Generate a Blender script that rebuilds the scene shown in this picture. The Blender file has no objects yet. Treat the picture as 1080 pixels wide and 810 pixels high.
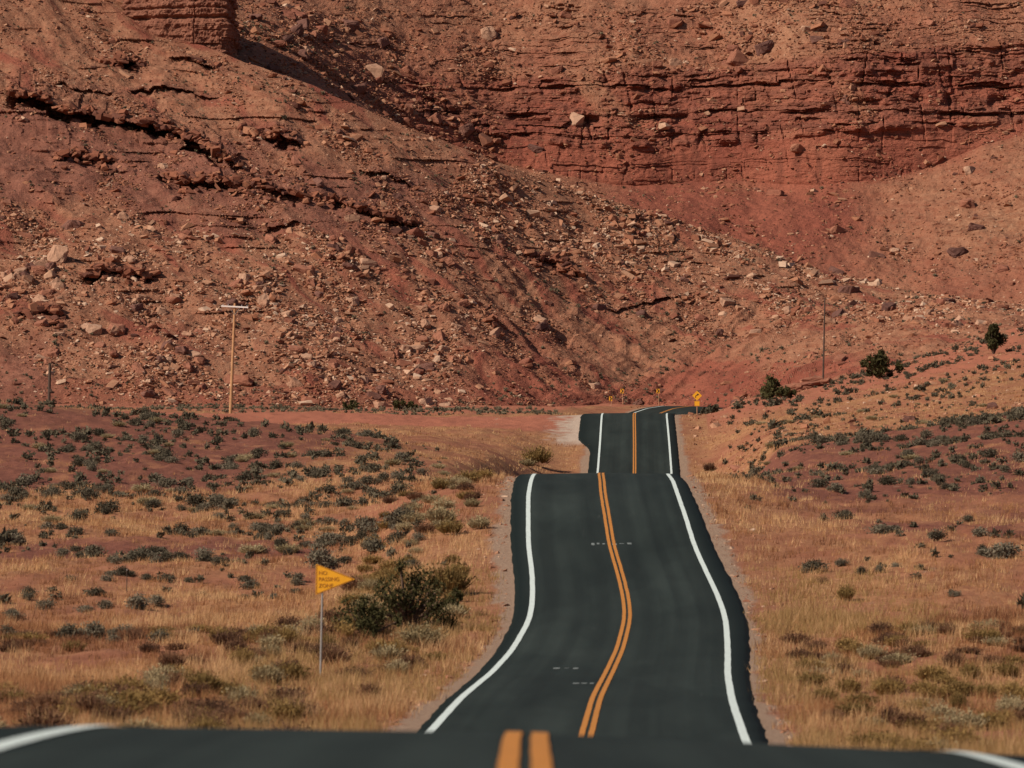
import bpy, bmesh, math, random
import numpy as np
from math import radians as R
from mathutils import Vector, Matrix

rng = np.random.default_rng(7)
random.seed(7)
sc = bpy.context.scene
C = sc.collection
F = 6000.0                       # focal length in photo pixels (200 mm lens)
PITCH = math.atan(135 / 6000.0)
SP, CP = math.sin(PITCH), math.cos(PITCH)

# ------------------------------------------------------------------ utilities
def z_of(py, d):                 # height above the lens of a point d metres away seen at row py
    t = (405 - py) / F
    return d * (SP + t * CP) / (CP - t * SP)

def x_of(px, d):
    return (px - 540) / F * d

def proj(P):
    x, y, z = P[:, 0], P[:, 1], P[:, 2]
    dep = y * CP + z * SP
    return 540 + F * x / dep, 405 - F * (-y * SP + z * CP) / dep

def sstep(a, b, x):
    t = np.clip((x - a) / (b - a), 0, 1)
    return t * t * (3 - 2 * t)

def _h(ix, iy, iz, seed):
    n = (ix.astype(np.int64) * 73856093) ^ (iy.astype(np.int64) * 19349663) ^ (iz.astype(np.int64) * 83492791) ^ (seed * 2654435761)
    n = n & 0xFFFFFFFF
    n = ((n ^ (n >> 16)) * 0x45d9f3b) & 0xFFFFFFFF
    n = ((n ^ (n >> 16)) * 0x45d9f3b) & 0xFFFFFFFF
    return (n ^ (n >> 16)) & 0xFFFFFFFF

def hashf(ix, iy=0, iz=0, seed=0):
    ix = np.asarray(ix); iy = np.asarray(iy) + 0 * ix; iz = np.asarray(iz) + 0 * ix
    return _h(ix, iy, iz, seed) / 4294967295.0

def noise2(x, y, seed=0):        # gradient noise, about -1..1
    x0 = np.floor(x); y0 = np.floor(y); fx = x - x0; fy = y - y0
    u = fx ** 3 * (fx * (fx * 6 - 15) + 10); v = fy ** 3 * (fy * (fy * 6 - 15) + 10)
    def g(i, j):
        a = hashf(x0 + i, y0 + j, 0, seed) * 2 * np.pi
        return np.cos(a) * (fx - i) + np.sin(a) * (fy - j)
    a = g(0, 0) * (1 - u) + g(1, 0) * u
    b = g(0, 1) * (1 - u) + g(1, 1) * u
    return (a * (1 - v) + b * v) * 1.5

def fbm(x, y, n=4, seed=0, gain=.5):
    s = 0; a = 1
    for i in range(n):
        s = s + a * noise2(x * 2 ** i + 17.3 * i, y * 2 ** i - 9.1 * i, seed + i); a *= gain
    return s

def ridged(x, y, n=3, seed=0):
    s = 0; a = 1
    for i in range(n):
        s = s + a * (1 - 2 * np.abs(noise2(x * 2 ** i, y * 2 ** i, seed + i))); a *= .5
    return s

def mesh_from(name, verts, faces, attrs=None, smooth=False):
    """faces: (n,k) int array (all the same size)."""
    me = bpy.data.meshes.new(name)
    verts = np.asarray(verts, dtype=np.float32); faces = np.asarray(faces, dtype=np.int32)
    nf, k = faces.shape
    me.vertices.add(len(verts)); me.vertices.foreach_set('co', verts.ravel())
    me.loops.add(nf * k); me.loops.foreach_set('vertex_index', faces.ravel())
    me.polygons.add(nf)
    me.polygons.foreach_set('loop_start', np.arange(0, nf * k, k, dtype=np.int32))
    me.polygons.foreach_set('loop_total', np.full(nf, k, dtype=np.int32))
    me.polygons.foreach_set('use_smooth', np.full(nf, smooth, dtype=bool))
    me.update(calc_edges=True)
    for an, av in (attrs or {}).items():
        at = me.attributes.new(an, 'FLOAT', 'POINT')
        at.data.foreach_set('value', np.asarray(av, dtype=np.float32).ravel())
    return me

def grid_faces(nr, nc, flip=False):
    i = np.arange(nr - 1)[:, None] * nc + np.arange(nc - 1)[None, :]
    i = i.ravel()
    f = np.stack([i, i + 1, i + nc + 1, i + nc], 1)
    return f[:, ::-1] if flip else f

def link(name, me, mat, parent=None, loc=(0, 0, 0), rot=(0, 0, 0), scale=(1, 1, 1), mtx=None):
    o = bpy.data.objects.new(name, me); C.objects.link(o)
    if mat is not None and not me.materials:
        me.materials.append(mat)
    o.location = loc; o.rotation_euler = rot; o.scale = scale
    if parent: o.parent = parent
    return o

def tag(o, label, cat, group=None, kind=None):
    if label: o['label'] = label
    if cat: o['category'] = cat
    if group: o['group'] = group
    if kind: o['kind'] = kind
    return o

def empty(name, loc, rz=0):
    o = bpy.data.objects.new(name, None); C.objects.link(o)
    o.location = loc; o.rotation_euler = (0, 0, rz); return o

# ------------------------------------------------------------------ materials
def new_mat(name, rough=.9, spec=.2):
    m = bpy.data.materials.new(name); m.use_nodes = True
    nt = m.node_tree; b = nt.nodes['Principled BSDF']
    b.inputs['Roughness'].default_value = rough
    b.inputs['Specular IOR Level'].default_value = spec
    return m, nt, b

class NT:
    def __init__(s, nt): s.nt = nt
    def n(s, t, **k):
        n = s.nt.nodes.new(t)
        for a, v in k.items(): setattr(n, a, v)
        return n
    def l(s, a, b): s.nt.links.new(a, b)
    def attr(s, name): return s.n('ShaderNodeAttribute', attribute_name=name).outputs['Fac']
    def noise(s, scale, detail=4, rough=.6, vec=None, dist=0):
        n = s.n('ShaderNodeTexNoise'); n.inputs['Scale'].default_value = scale
        n.inputs['Detail'].default_value = detail; n.inputs['Roughness'].default_value = rough
        n.inputs['Distortion'].default_value = dist
        if vec is not None: s.l(vec, n.inputs['Vector'])
        return n.outputs['Fac']
    def pos(s, scale=(1, 1, 1)):
        g = s.n('ShaderNodeNewGeometry'); m = s.n('ShaderNodeMapping'); m.inputs['Scale'].default_value = scale
        s.l(g.outputs['Position'], m.inputs['Vector']); return m.outputs['Vector']
    def ramp(s, fac, stops, interp='LINEAR'):
        r = s.n('ShaderNodeValToRGB'); r.color_ramp.interpolation = interp
        e = r.color_ramp.elements
        while len(e) < len(stops): e.new(0.5)
        for i, (p, c) in enumerate(stops):
            e[i].position = p
            e[i].color = (c, c, c, 1) if isinstance(c, (int, float)) else (*c, 1)
        s.l(fac, r.inputs['Fac']); return r.outputs['Color']
    def mix(s, fac, a, b, mode='MIX'):
        m = s.n('ShaderNodeMix', data_type='RGBA', blend_type=mode)
        for sock, v in ((m.inputs[0], fac), (m.inputs[6], a), (m.inputs[7], b)):
            if isinstance(v, (int, float)): sock.default_value = v
            elif isinstance(v, tuple): sock.default_value = (*v, 1)
            else: s.l(v, sock)
        return m.outputs[2]
    def bump(s, h, dist, strength=1):
        b = s.n('ShaderNodeBump'); b.inputs['Distance'].default_value = dist; b.inputs['Strength'].default_value = strength
        s.l(h, b.inputs['Height']); return b.outputs['Normal']
    def math(s, op, a, b=0.0):
        m = s.n('ShaderNodeMath', operation=op)
        for sock, v in ((m.inputs[0], a), (m.inputs[1], b)):
            if isinstance(v, (int, float)): sock.default_value = v
            else: s.l(v, sock)
        return m.outputs[0]

def mat_flat(name, col, rough=.6, spec=.3, var=.15, scale=8):
    m, nt, b = new_mat(name, rough, spec); t = NT(nt)
    n = t.noise(scale, 4, .6, t.pos())
    c = t.ramp(n, [(.3, tuple(v * (1 - var) for v in col)), (.7, tuple(min(1, v * (1 + var)) for v in col))])
    t.l(c, b.inputs['Base Color']); return m

def mat_hill(name):
    m, nt, b = new_mat(name, .95, .12); t = NT(nt)
    n1 = t.noise(.05, 5, .6, t.pos()); n2 = t.noise(.5, 5, .65, t.pos((1, 1, 1.6))); n3 = t.noise(3.0, 4, .7, t.pos((1, 1, 1.5)))
    tan = t.mix(t.ramp(n2, [(.35, 0.0), (.65, 1.0)]), (.255, .102, .054), (.365, .180, .102))
    red = t.mix(t.ramp(n1, [(.35, 0.0), (.65, 1.0)]), (.215, .060, .037), (.295, .092, .054))
    pur = t.mix(t.ramp(n2, [(.35, 0.0), (.65, 1.0)]), (.190, .068, .043), (.270, .108, .068))
    c = t.mix(t.attr('red'), tan, red)
    c = t.mix(t.attr('purp'), c, pur)
    c = t.mix(t.math('MULTIPLY', t.attr('stain'), .8), c, (.105, .036, .024))
    # bedding colour of the rock itself (thin layers of darker and paler sandstone)
    lay = t.noise(1.0, 5, .7, t.pos((.02, .02, 1.1)), .3)
    layc = t.ramp(lay, [(.30, .62), (.45, 1.0), (.58, 1.08), (.72, .78)])
    c = t.mix(t.math('MULTIPLY', t.attr('strat'), .8), c, t.mix(1.0, c, layc, 'MULTIPLY'))
    spk = t.ramp(n3, [(.28, .62), (.5, 1.0), (.74, 1.28)])
    c = t.mix(.9, c, spk, 'MULTIPLY')
    # sparse dry green-grey scrub stain on the scree
    gr = t.ramp(t.noise(1.3, 3, .7, t.pos()), [(.60, 0.0), (.70, 1.0)])
    c = t.mix(t.math('MULTIPLY', gr, t.attr('scrub')), c, (.145, .120, .075))
    t.l(c, b.inputs['Base Color'])
    t.l(t.bump(t.noise(1.6, 8, .75, t.pos((1, 1, 1.8))), .5, .8), b.inputs['Normal'])
    return m

def mat_ground():
    m, nt, b = new_mat('desert_soil', .95, .1); t = NT(nt)
    n1 = t.noise(.35, 5, .65, t.pos()); n2 = t.noise(2.2, 5, .7, t.pos()); n3 = t.noise(9, 4, .7, t.pos())
    soil = t.mix(t.ramp(n1, [(.35, 0.0), (.65, 1.0)]), (.22, .074, .040), (.32, .128, .070))
    straw = t.mix(t.ramp(n2, [(.35, 0.0), (.65, 1.0)]), (.24, .096, .044), (.42, .210, .098))
    c = t.mix(t.attr('grass'), soil, straw)
    pur = t.mix(t.ramp(n2, [(.35, 0.0), (.65, 1.0)]), (.140, .048, .031), (.220, .080, .050))
    c = t.mix(t.attr('purp'), c, pur)
    c = t.mix(t.attr('dirt'), c, t.mix(n2, (.31, .098, .055), (.37, .135, .080)))
    c = t.mix(t.attr('gravel'), c, t.mix(t.ramp(n3, [(.3, 0.0), (.7, 1.0)]), (.235, .138, .090), (.37, .245, .165)))
    c = t.mix(t.math('MULTIPLY', t.attr('pale'), .65), c, (.52, .39, .30))
    c = t.mix(.7, c, t.ramp(n3, [(.25, .62), (.5, 1.0), (.75, 1.25)]), 'MULTIPLY')
    t.l(c, b.inputs['Base Color'])
    t.l(t.bump(t.noise(5, 6, .7, t.pos()), .12, .8), b.inputs['Normal'])
    return m

def mat_tint(name, cols, rough=.9, spec=.15, attr='tint', objrand=False, trans=0, nscale=3):
    """base colour picked by a per-piece value (mesh attribute or object random)"""
    m, nt, b = new_mat(name, rough, spec); t = NT(nt)
    if objrand: f = t.n('ShaderNodeObjectInfo').outputs['Random']
    else: f = t.attr(attr)
    stops = [(i / max(1, len(cols) - 1), c) for i, c in enumerate(cols)]
    c = t.ramp(f, stops)
    n = t.ramp(t.noise(nscale, 4, .7, t.pos()), [(.3, .7), (.7, 1.22)])
    c = t.mix(.8, c, n, 'MULTIPLY')
    t.l(c, b.inputs['Base Color'])
    if trans:
        tr = t.n('ShaderNodeBsdfTranslucent'); t.l(c, tr.inputs['Color'])
        mx = t.n('ShaderNodeMixShader'); mx.inputs[0].default_value = trans
        t.l(b.outputs[0], mx.inputs[1]); t.l(tr.outputs[0], mx.inputs[2])
        t.l(mx.outputs[0], nt.nodes['Material Output'].inputs['Surface'])
    return m

def mat_asphalt():
    m, nt, b = new_mat('asphalt', .9, .10); t = NT(nt)
    uv = t.n('ShaderNodeUVMap'); uv.uv_map = 'UVMap'
    def mp(sx, sy):
        q = t.n('ShaderNodeMapping'); q.inputs['Scale'].default_value = (sx, sy, 1); t.l(uv.outputs[0], q.inputs['Vector']); return q.outputs[0]
    base = t.mix(t.ramp(t.noise(1, 5, .6, mp(.5, .05)), [(.35, 0.0), (.65, 1.0)]), (.0180, .0228, .0190), (.0262, .0320, .0268))
    track = t.ramp(t.noise(1, 3, .5, mp(1.4, .006)), [(.38, .84), (.62, 1.16)])
    c = t.mix(1.0, base, track, 'MULTIPLY')
    grain = t.ramp(t.noise(14, 3, .8, t.pos()), [(.3, .75), (.7, 1.25)])
    c = t.mix(.6, c, grain, 'MULTIPLY')
    wear = t.ramp(t.noise(1, 6, .75, mp(2.0, .12)), [(.64, 0.0), (.72, 1.0)])
    c = t.mix(t.math('MULTIPLY', wear, .55), c, (.065, .068, .060))
    pat = t.ramp(t.noise(1, 2, .4, mp(.22, .035)), [(.44, .88), (.47, 1.0), (.60, 1.0), (.63, 1.14)])
    c = t.mix(1.0, c, pat, 'MULTIPLY')
    # the rolled outer lip is fresher and blacker tar
    c = t.mix(t.attr('lip'), c, (.0075, .0115, .0095))
    t.l(c, b.inputs['Base Color'])
    t.l(t.bump(t.noise(30, 3, .8, t.pos()), .01, .5), b.inputs['Normal'])
    return m

def mat_paint(name, col):
    m, nt, b = new_mat(name, .7, .25); t = NT(nt)
    n = t.ramp(t.noise(4, 6, .75, t.pos()), [(.30, .72), (.5, 1.0)])
    c = t.mix(1.0, (*col,), n, 'MULTIPLY')
    ch = t.ramp(t.noise(7, 5, .8, t.pos()), [(.60, 0.0), (.68, 1.0)])
    c = t.mix(t.math('MULTIPLY', ch, .5), c, (.05, .055, .05))
    t.l(c, b.inputs['Base Color']); return m

M = {}
M['hill'] = mat_hill('sandstone_scree')
M['ground'] = mat_ground()
M['asphalt'] = mat_asphalt()
M['white'] = mat_paint('white_road_paint', (.62, .66, .60))
M['yellow'] = mat_paint('yellow_road_paint', (.50, .185, .030))
M['rock'] = mat_tint('loose_rock', [(.100, .040, .028), (.21, .074, .042), (.30, .125, .068), (.37, .185, .108), (.50, .32, .215)], .95, .1)
M['rock_obj_red'] = mat_tint('boulder_red', [(.22, .080, .050), (.30, .125, .075)], .95, .1, objrand=True)
M['rock_obj_tan'] = mat_tint('boulder_tan', [(.31, .155, .095), (.42, .24, .155)], .95, .1, objrand=True)
M['rock_obj_dark'] = mat_tint('boulder_dark', [(.12, .055, .042), (.19, .085, .060)], .95, .1, objrand=True)
M['grass'] = mat_tint('dry_grass', [(.15, .058, .030), (.32, .135, .058), (.46, .230, .098), (.62, .37, .180), (.28, .165, .055)], .8, .15, trans=.25)
M['sage'] = mat_tint('sagebrush_leaf', [(.080, .064, .042), (.130, .104, .070), (.20, .160, .110)], 1, 0, objrand=True, trans=.15)
M['scrub'] = mat_tint('scrub_leaf', [(.085, .068, .044), (.135, .108, .070), (.22, .170, .105)], 1, 0, trans=.15)
M['olive'] = mat_tint('rabbitbrush_olive', [(.19, .118, .042), (.30, .180, .062)], .9, .1, objrand=True, trans=.2)
M['straw'] = mat_tint('rabbitbrush_straw', [(.28, .205, .105), (.40, .30, .165)], .9, .1, objrand=True, trans=.2)
M['russet'] = mat_tint('brush_russet', [(.120, .060, .036), (.19, .090, .048)], .9, .1, objrand=True, trans=.2)
M['juniper'] = mat_tint('juniper_leaf', [(.055, .047, .020), (.085, .072, .030)], 1, 0, objrand=True, trans=.12)
M['bark'] = mat_flat('shrub_bark', (.14, .085, .06), .95, .1)
M['wood'] = mat_flat('weathered_pine_pole', (.42, .215, .105), .9, .1, .2, 3)
M['darkwood'] = mat_flat('dark_creosote_pole', (.075, .048, .036), .9, .1, .2, 3)
M['armwood'] = mat_flat('bleached_crossarm', (.80, .68, .60), .85, .1, .08, 5)
M['steel'] = mat_flat('galvanised_post', (.26, .225, .20), .6, .4, .12, 6)
M['signyellow'] = mat_flat('yellow_sign_face', (.78, .335, .012), .55, .35, .07, 5)
M['signblack'] = mat_flat('black_sign_print', (.045, .022, .010), .6, .3, .1, 6)
M['porcelain'] = mat_flat('insulator_grey', (.30, .27, .25), .4, .4, .1, 6)
M['postwood'] = mat_flat('sign_post_timber', (.40, .20, .11), .85, .15, .15, 6)

# ------------------------------------------------------------------ road alignment
YY = np.arange(-160, 900.0, 1.0)
def gsmooth(a, s):
    k = np.exp(-.5 * (np.arange(-4 * int(s), 4 * int(s) + 1) / s) ** 2); k /= k.sum()
    p = len(k) // 2
    return np.convolve(np.concatenate([np.full(p, a[0]) , a, np.full(p, a[-1])]), k, 'valid')
rx = np.array([(-160, 0.0), (0, .03), (39, .085), (48, .12), (60,.22), (100, .95), (130, 1.7), (152, 2.25), (175, 3.0), (191, 3.62), (210, 4.27), (220, 4.42),
               (236, 4.46), (248, 4.33), (275, 4.4), (308, 4.8), (400, 7.2), (480, 9.6), (557, 12.0), (594, 12.8), (639, 13.72),
               (690, 16.4), (745, 19.5), (770, 22.0), (790, 25.5), (810, 32), (830, 44), (860, 70), (900, 110)])
rz = np.array([(-160, -1.3), (0, -1.50), (20, -1.53), (39, -1.655), (48, -1.835), (60, -2.39), (80, -3.7), (100, -4.6), (120, -5.02), (130, -5.08),
               (152, -4.95), (175, -4.9), (191, -4.60), (210, -3.92), (220, -3.38), (236, -2.46), (248, -1.45), (262, -.15), (275, .85), (290, 1.65),
               (308, 2.12), (320, 2.2), (340, 1.9), (380, .8), (430, .2), (480, .6), (520, 1.9), (557, 3.8), (594, 7.2), (620, 9.6), (639, 11.15),
               (655, 11.4), (680, 11.4), (700, 11.7), (725, 12.2), (745, 12.98), (765, 13.85), (785, 14.62), (800, 14.75), (830, 13.6), (900, 12)])
CX = gsmooth(np.interp(YY, rx[:, 0], rx[:, 1]), 4)
CZ = gsmooth(np.interp(YY, rz[:, 0], rz[:, 1]), 3)
def cx(y): return np.interp(y, YY, CX)
def cz(y): return np.interp(y, YY, CZ)
def cross(y): return np.interp(y, [-160, 60, 140, 200, 600, 760, 790], [-.030, -.030, -.014, 0, 0, -.01, -.035])
HEAD = np.arctan(np.gradient(CX, YY))
def chead(y): return np.cos(np.interp(y, YY, HEAD))
def off_of(x, y): return (x - cx(y)) * chead(y)       # signed distance from the centre line
def road_z(x, y):
    o = off_of(x, y)
    return cz(y) + cross(y) * o - .015 * np.abs(o)

# ------------------------------------------------------------------ ground surface
DT = [55, 90, 110, 130, 150, 175, 200, 220, 240, 260, 300, 350, 400, 450, 480, 520, 560, 600, 612, 640, 680, 740, 790, 860]
COL = {
 -500: [800, 810, 800, 772, 742, 706, 672, 645, 620, 590, 548, 505, 465, 425, 405, 420, 432, 440, 440, 434, 428, 424, 424, 424],
    0: [800, 810, 800, 770, 740, 706, 672, 645, 620, 590, 550, 510, 475, 440, 425, 438, 444, 446, 444, 434, 430, 428, 428, 428],
  200: [800, 810, 800, 772, 742, 706, 672, 645, 620, 592, 550, 512, 480, 452, 441, 446, 450, 449, 446, 434, 431, 430, 430, 430],
  350: [800, 810, 800, 774, 744, 708, 672, 645, 620, 592, 548, 512, 485, 462, 454, 458, 458, 452, 448, 436, 432, 431, 431, 431],
  450: [800, 815, 802, 778, 748, 708, 668, 640, 608, 575, 530, 500, 490, 480, 474, 466, 460, 452, 448, 437, 433, 432, 432, 432],
  540: [805, 830, 810, 785, 750, 708, 666, 635, 598, 560, 512, 503, 500, 494, 490, 484, 478, 458, 452, 439, 434, 431, 430, 430],
  600: [805, 830, 810, 788, 755, 708, 668, 635, 598, 560, 510, 506, 505, 503, 503, 502, 497, 464, 456, 440, 436, 431, 427, 427],
  740: [810, 835, 812, 790, 758, 708, 668, 635, 592, 556, 506, 504, 503, 503, 502, 500, 494, 462, 452, 434, 427, 430, 430, 428],
  800: [812, 835, 812, 790, 758, 710, 666, 635, 594, 556, 512, 494, 482, 474, 470, 462, 452, 440, 437, 428, 420, 424, 426, 425],
  900: [812, 832, 812, 790, 758, 712, 665, 634, 592, 555, 512, 482, 468, 460, 458, 450, 438, 426, 422, 412, 401, 398, 398, 396],
 1080: [812, 828, 812, 790, 760, 714, 665, 632, 590, 553, 505, 468, 442, 430, 434, 424, 410, 394, 388, 376, 360, 350, 345, 340],
 1500: [812, 828, 812, 790, 760, 714, 660, 625, 580, 540, 490, 450, 424, 408, 408, 400, 385, 365, 360, 345, 325, 300, 290, 270],
}
us = np.array(sorted(COL)); dts = np.array(DT, float)
Vt = np.array([COL[u] for u in us], float)
Zt = np.array([[z_of(Vt[i, j], dts[j]) for j in range(len(dts))] for i in range(len(us))])
UG = np.arange(-500, 1501, 10.0); DG = np.arange(50, 861, 2.0)
Z1 = np.array([np.interp(DG, dts, Zt[i]) for i in range(len(us))])            # (nu, nd)
ZG = np.array([np.interp(UG, us, Z1[:, j]) for j in range(len(DG))]).T        # (NU, ND)
def blur_axis(A, s, axis):
    return np.apply_along_axis(lambda r: gsmooth(r, s), axis, A)
ZG = blur_axis(blur_axis(ZG, 3, 0), 4, 1)
def table_z(x, y):
    d = np.maximum(y, 50); u = np.clip(540 + F * x / d, -500, 1500)
    fu = (u - UG[0]) / 10; fd = np.clip((d - DG[0]) / 2, 0, len(DG) - 1.001)
    iu = np.clip(np.floor(fu).astype(int), 0, len(UG) - 2); jd = np.floor(fd).astype(int)
    a = fu - iu; b = fd - jd
    return (ZG[iu, jd] * (1 - a) + ZG[iu + 1, jd] * a) * (1 - b) + (ZG[iu, jd + 1] * (1 - a) + ZG[iu + 1, jd + 1] * a) * b

def ground_z(x, y):
    x = np.asarray(x, float); y = np.asarray(y, float)
    o = np.abs(off_of(x, y))
    far = np.where(y < 110, np.minimum(table_z(x, y), cz(y) - .3), table_z(x, y))
    far = np.where(y < 50, cz(y) - .4 - .01 * o, far)
    damp = sstep(5, 11, o)
    n = .28 * fbm(x / 14, y / 20, 3, 3) + .10 * fbm(x / 2.2, y / 3, 3, 9) + .035 * fbm(x / .5, y / .6, 2, 15)
    far = far + n * damp * np.clip(y / 200, .3, 1.3)
    wr = 1 - sstep(6.0, 13.0, o)
    base = road_z(np.clip(x, cx(y) - 5, cx(y) + 5), y) - .13 - .10 * sstep(4.7, 7.5, o)
    micro = .05 * fbm(x / .9, y / 1.3, 2, 31) * sstep(4.6, 5.2, o)
    return base * wr + far * (1 - wr) + micro

def ground_masks(x, y):
    o = off_of(x, y); ao = np.abs(o)
    u = 540 + F * x / np.maximum(y, 40)
    n = fbm(x / 9, y / 26, 3, 21); n2 = fbm(x / 2.5, y / 6, 3, 41)
    n3 = fbm(x / 1.2, y / 2.5, 2, 51)
    # bare purple clay: bands on the left flat, the two mounds left and right
    L = x < cx(y)
    pL = sstep(330, 352, y + 14 * n) * (1 - sstep(475, 500, y)) * (1 - sstep(-18, -10, x + 3 * n2 - (y - 400) * .04))
    pL = np.maximum(pL, sstep(258, 266, y + 6 * n2) * (1 - sstep(274, 282, y + 6 * n2)) * (1 - sstep(-9, -6, x + 2 * n)))
    pR = sstep(262, 290, y + 18 * n + 8 * n2) * (1 - sstep(425, 440, y + 12 * n2)) * sstep(12.5, 15, x + 1.5 * n2)
    pR = np.maximum(pR, sstep(248, 254, y + 8 * n) * (1 - sstep(262, 268, y + 8 * n)) * sstep(15, 18, x))
    purp = np.where(L, pL * sstep(-.8, .1, n2 + .2 + .3 * n3), pR * sstep(-.8, .1, n2 + .22 + .3 * n3))
    redfar = sstep(600, 640, y - (x - 30) * .4) * (x > cx(y) + 8)
    dirt = sstep(609, 613, y + 2 * n2) * (1 - sstep(640, 645, y + 2 * n2)) * (x < cx(y) - 6) * sstep(-52, -44, x)
    dirt = np.maximum(dirt, .9 * redfar * sstep(-.9, .1, n2 + .2 * n3))
    dirt = np.maximum(dirt, .75 * sstep(645, 655, y) * (x < cx(y) - 12))
    edge = np.interp(y, [120, 180, 240, 300], [4.22, 4.48, 4.70, 4.95]) + .20 * n2 + .24 * n3 + .3 * (np.sin(y / 17) > .4)
    gravel = sstep(3.7, 3.9, ao) * (1 - sstep(edge, edge + .35, ao))
    turn = sstep(592, 600, y + 2 * n3) * (1 - sstep(640, 646, y)) * (o < 0) * (1 - sstep(6.6, 9.5, ao + 1.6 * n3 + 1.0 * n2))
    gravel = np.maximum(gravel, turn)
    gravel = np.maximum(gravel, .8 * sstep(.9, 1.1, n3 + .2 * n) * (y > 200))
    grass = np.clip(.62 + .6 * n + .5 * n2, .08, 1) * (1 - purp * .85) * (1 - dirt) * (1 - gravel)
    return grass, purp, dirt, gravel, turn

# ground sheet: rows spaced by distance, columns fanning out
rows = np.concatenate([np.arange(-160, 44, 4.0), np.arange(44, 116, 1.0), np.arange(116, 330, .55), np.arange(330, 660, .8), np.arange(660, 861, 1.6)])
qd = np.concatenate([np.linspace(-.62, -.115, 40)[:-1], np.linspace(-.115, .115, 560), np.linspace(.115, .62, 40)[1:]])
YG, QG = np.meshgrid(rows, qd, indexing='ij')
XG = QG * (np.maximum(YG, 0) + 120)
ZGm = ground_z(XG, YG)
g, p_, dr, gv, tu = ground_masks(XG, YG)
gverts = np.stack([XG.ravel(), YG.ravel(), ZGm.ravel()], 1)
me = mesh_from('ground', gverts, grid_faces(len(rows), len(qd)), dict(grass=g, purp=p_, dirt=dr, gravel=gv, pale=tu), smooth=True)
tag(link('ground', me, M['ground']), None, None, kind='structure')
# the plain that carries everything out to the horizon
bm = bmesh.new(); bmesh.ops.create_grid(bm, x_segments=40, y_segments=40, size=9000)
for v in bm.verts: v.co.z = -30 + 3 * math.sin(v.co.x * .003) * math.cos(v.co.y * .002)
pm = bpy.data.meshes.new('desert_plain'); bm.to_mesh(pm); bm.free()
tag(link('desert_plain', pm, M['ground']), None, None, kind='structure')

# ------------------------------------------------------------------ road
def strip(name, y0, y1, o0, o1, lift, mat, step=1.0, wob=0, na=2, kind='structure'):
    ys = np.arange(y0, y1 + .01, step); h = np.interp(ys, YY, HEAD)
    ts = np.linspace(0, 1, na)
    V = []
    for t in ts:
        oo = (o0 if not callable(o0) else o0(ys)) * (1 - t) + (o1 if not callable(o1) else o1(ys)) * t
        oo = oo + wob * fbm(ys / 3 + 50 * o0 if not callable(o0) else ys / 3, ys * 0, 2, 77)
        x = cx(ys) + oo * np.cos(h); y = ys - oo * np.sin(h)
        z = cz(ys) + cross(ys) * oo - .015 * np.abs(oo) + lift
        V.append(np.stack([x, y, z], 1))
    V = np.stack(V, 1).reshape(-1, 3)
    return link(name, mesh_from(name, V, grid_faces(len(ys), na), smooth=True), mat)

ys = np.concatenate([np.arange(-150, 30, 3.0), np.arange(30, 860, .8)])
h = np.interp(ys, YY, HEAD)
le = -np.interp(ys, [40, 100, 130, 210, 308, 500], [4.3, 4.2, 3.84, 4.08, 4.36, 4.4]) - .05 * fbm(ys / 4, ys * 0, 3, 5) - 1.35 * sstep(584, 604, ys) * (1 - sstep(640, 644, ys))
re = np.interp(ys, [40, 100, 130, 180, 236, 308, 500], [4.3, 4.2, 3.98, 4.12, 4.36, 4.1, 4.3]) + .05 * fbm(ys / 4, ys * 0 + 9, 3, 6)
tpos = [('l', -.26, -.17), ('l', -.08, -.05), ('l', 0, 0)] + [('m', t, 0) for t in (0.04, .08, .25, .42, .5, .58, .75, .92, .96)] + [('r', 0, 0), ('r', .08, -.05), ('r', .26, -.17)]
V = []; UVs = []; LIP = []
for k, a, dz in tpos:
    if k == 'm': oo = -3.79 + 7.58 * a; zz = 0
    elif k == 'l': oo = le + a; zz = dz
    else: oo = re + a; zz = dz
    oo = oo + 0 * ys
    V.append(np.stack([cx(ys) + oo * np.cos(h), ys - oo * np.sin(h), cz(ys) + cross(ys) * oo - .015 * np.abs(oo) + zz], 1))
    UVs.append(np.stack([oo, ys], 1)); LIP.append(np.full(len(ys), 0.0 if k == 'm' else 1.0))
V = np.stack(V, 1); UVs = np.stack(UVs, 1); LIP = np.stack(LIP, 1)
ff = grid_faces(len(ys), len(tpos))
me = mesh_from('road', V.reshape(-1, 3), ff, dict(lip=LIP), smooth=True)
uvl = me.uv_layers.new(name='UVMap'); uvl.data.foreach_set('uv', UVs.reshape(-1, 2)[ff.ravel()].astype(np.float32).ravel())
tag(link('road', me, M['asphalt']), None, None, kind='structure')
for o0, o1, mt, nm in ((-3.72, -3.52, 'white', 'edge_line'), (3.52, 3.72, 'white', 'edge_line'), (-.175, -.04, 'yellow', 'centre_line'), (.04, .175, 'yellow', 'centre_line')):
    tag(strip(nm, -140, 705 if o0 > 1 else 850, o0, o1, .012, M[mt], .8, .008), None, None, kind='structure')
# worn scuffs of old paint across the lanes
def scuff(px, py, w):
    dd = ycut(py)
    x = x_of(px, dd); o = off_of(x, dd)
    for k in range(3):
        a = o + (k - 1) * w / 3; s = w * random.uniform(.08, .14)
        strip_o = strip('paint_scuff', dd + random.uniform(-.5, .3), dd + .5 + random.uniform(0, .5), a - s, a + s, .010, M['scuff'], .25, .02)
        tag(strip_o, None, None, kind='structure')
M['scuff'] = mat_flat('paint_scuff_grey', (.16, .17, .155), .8, .2, .4, 9)
def ycut(py):
    yy = np.arange(132, 306, .25); v = 405 - F * (-yy * SP + cz(yy) * CP) / (yy * CP + cz(yy) * SP)
    return float(np.interp(-py, -v, yy))
for a in ((631, 574, .7), (656, 574, 1.0), (597, 705, .9), (616, 721, .7)): scuff(*a)

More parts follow.
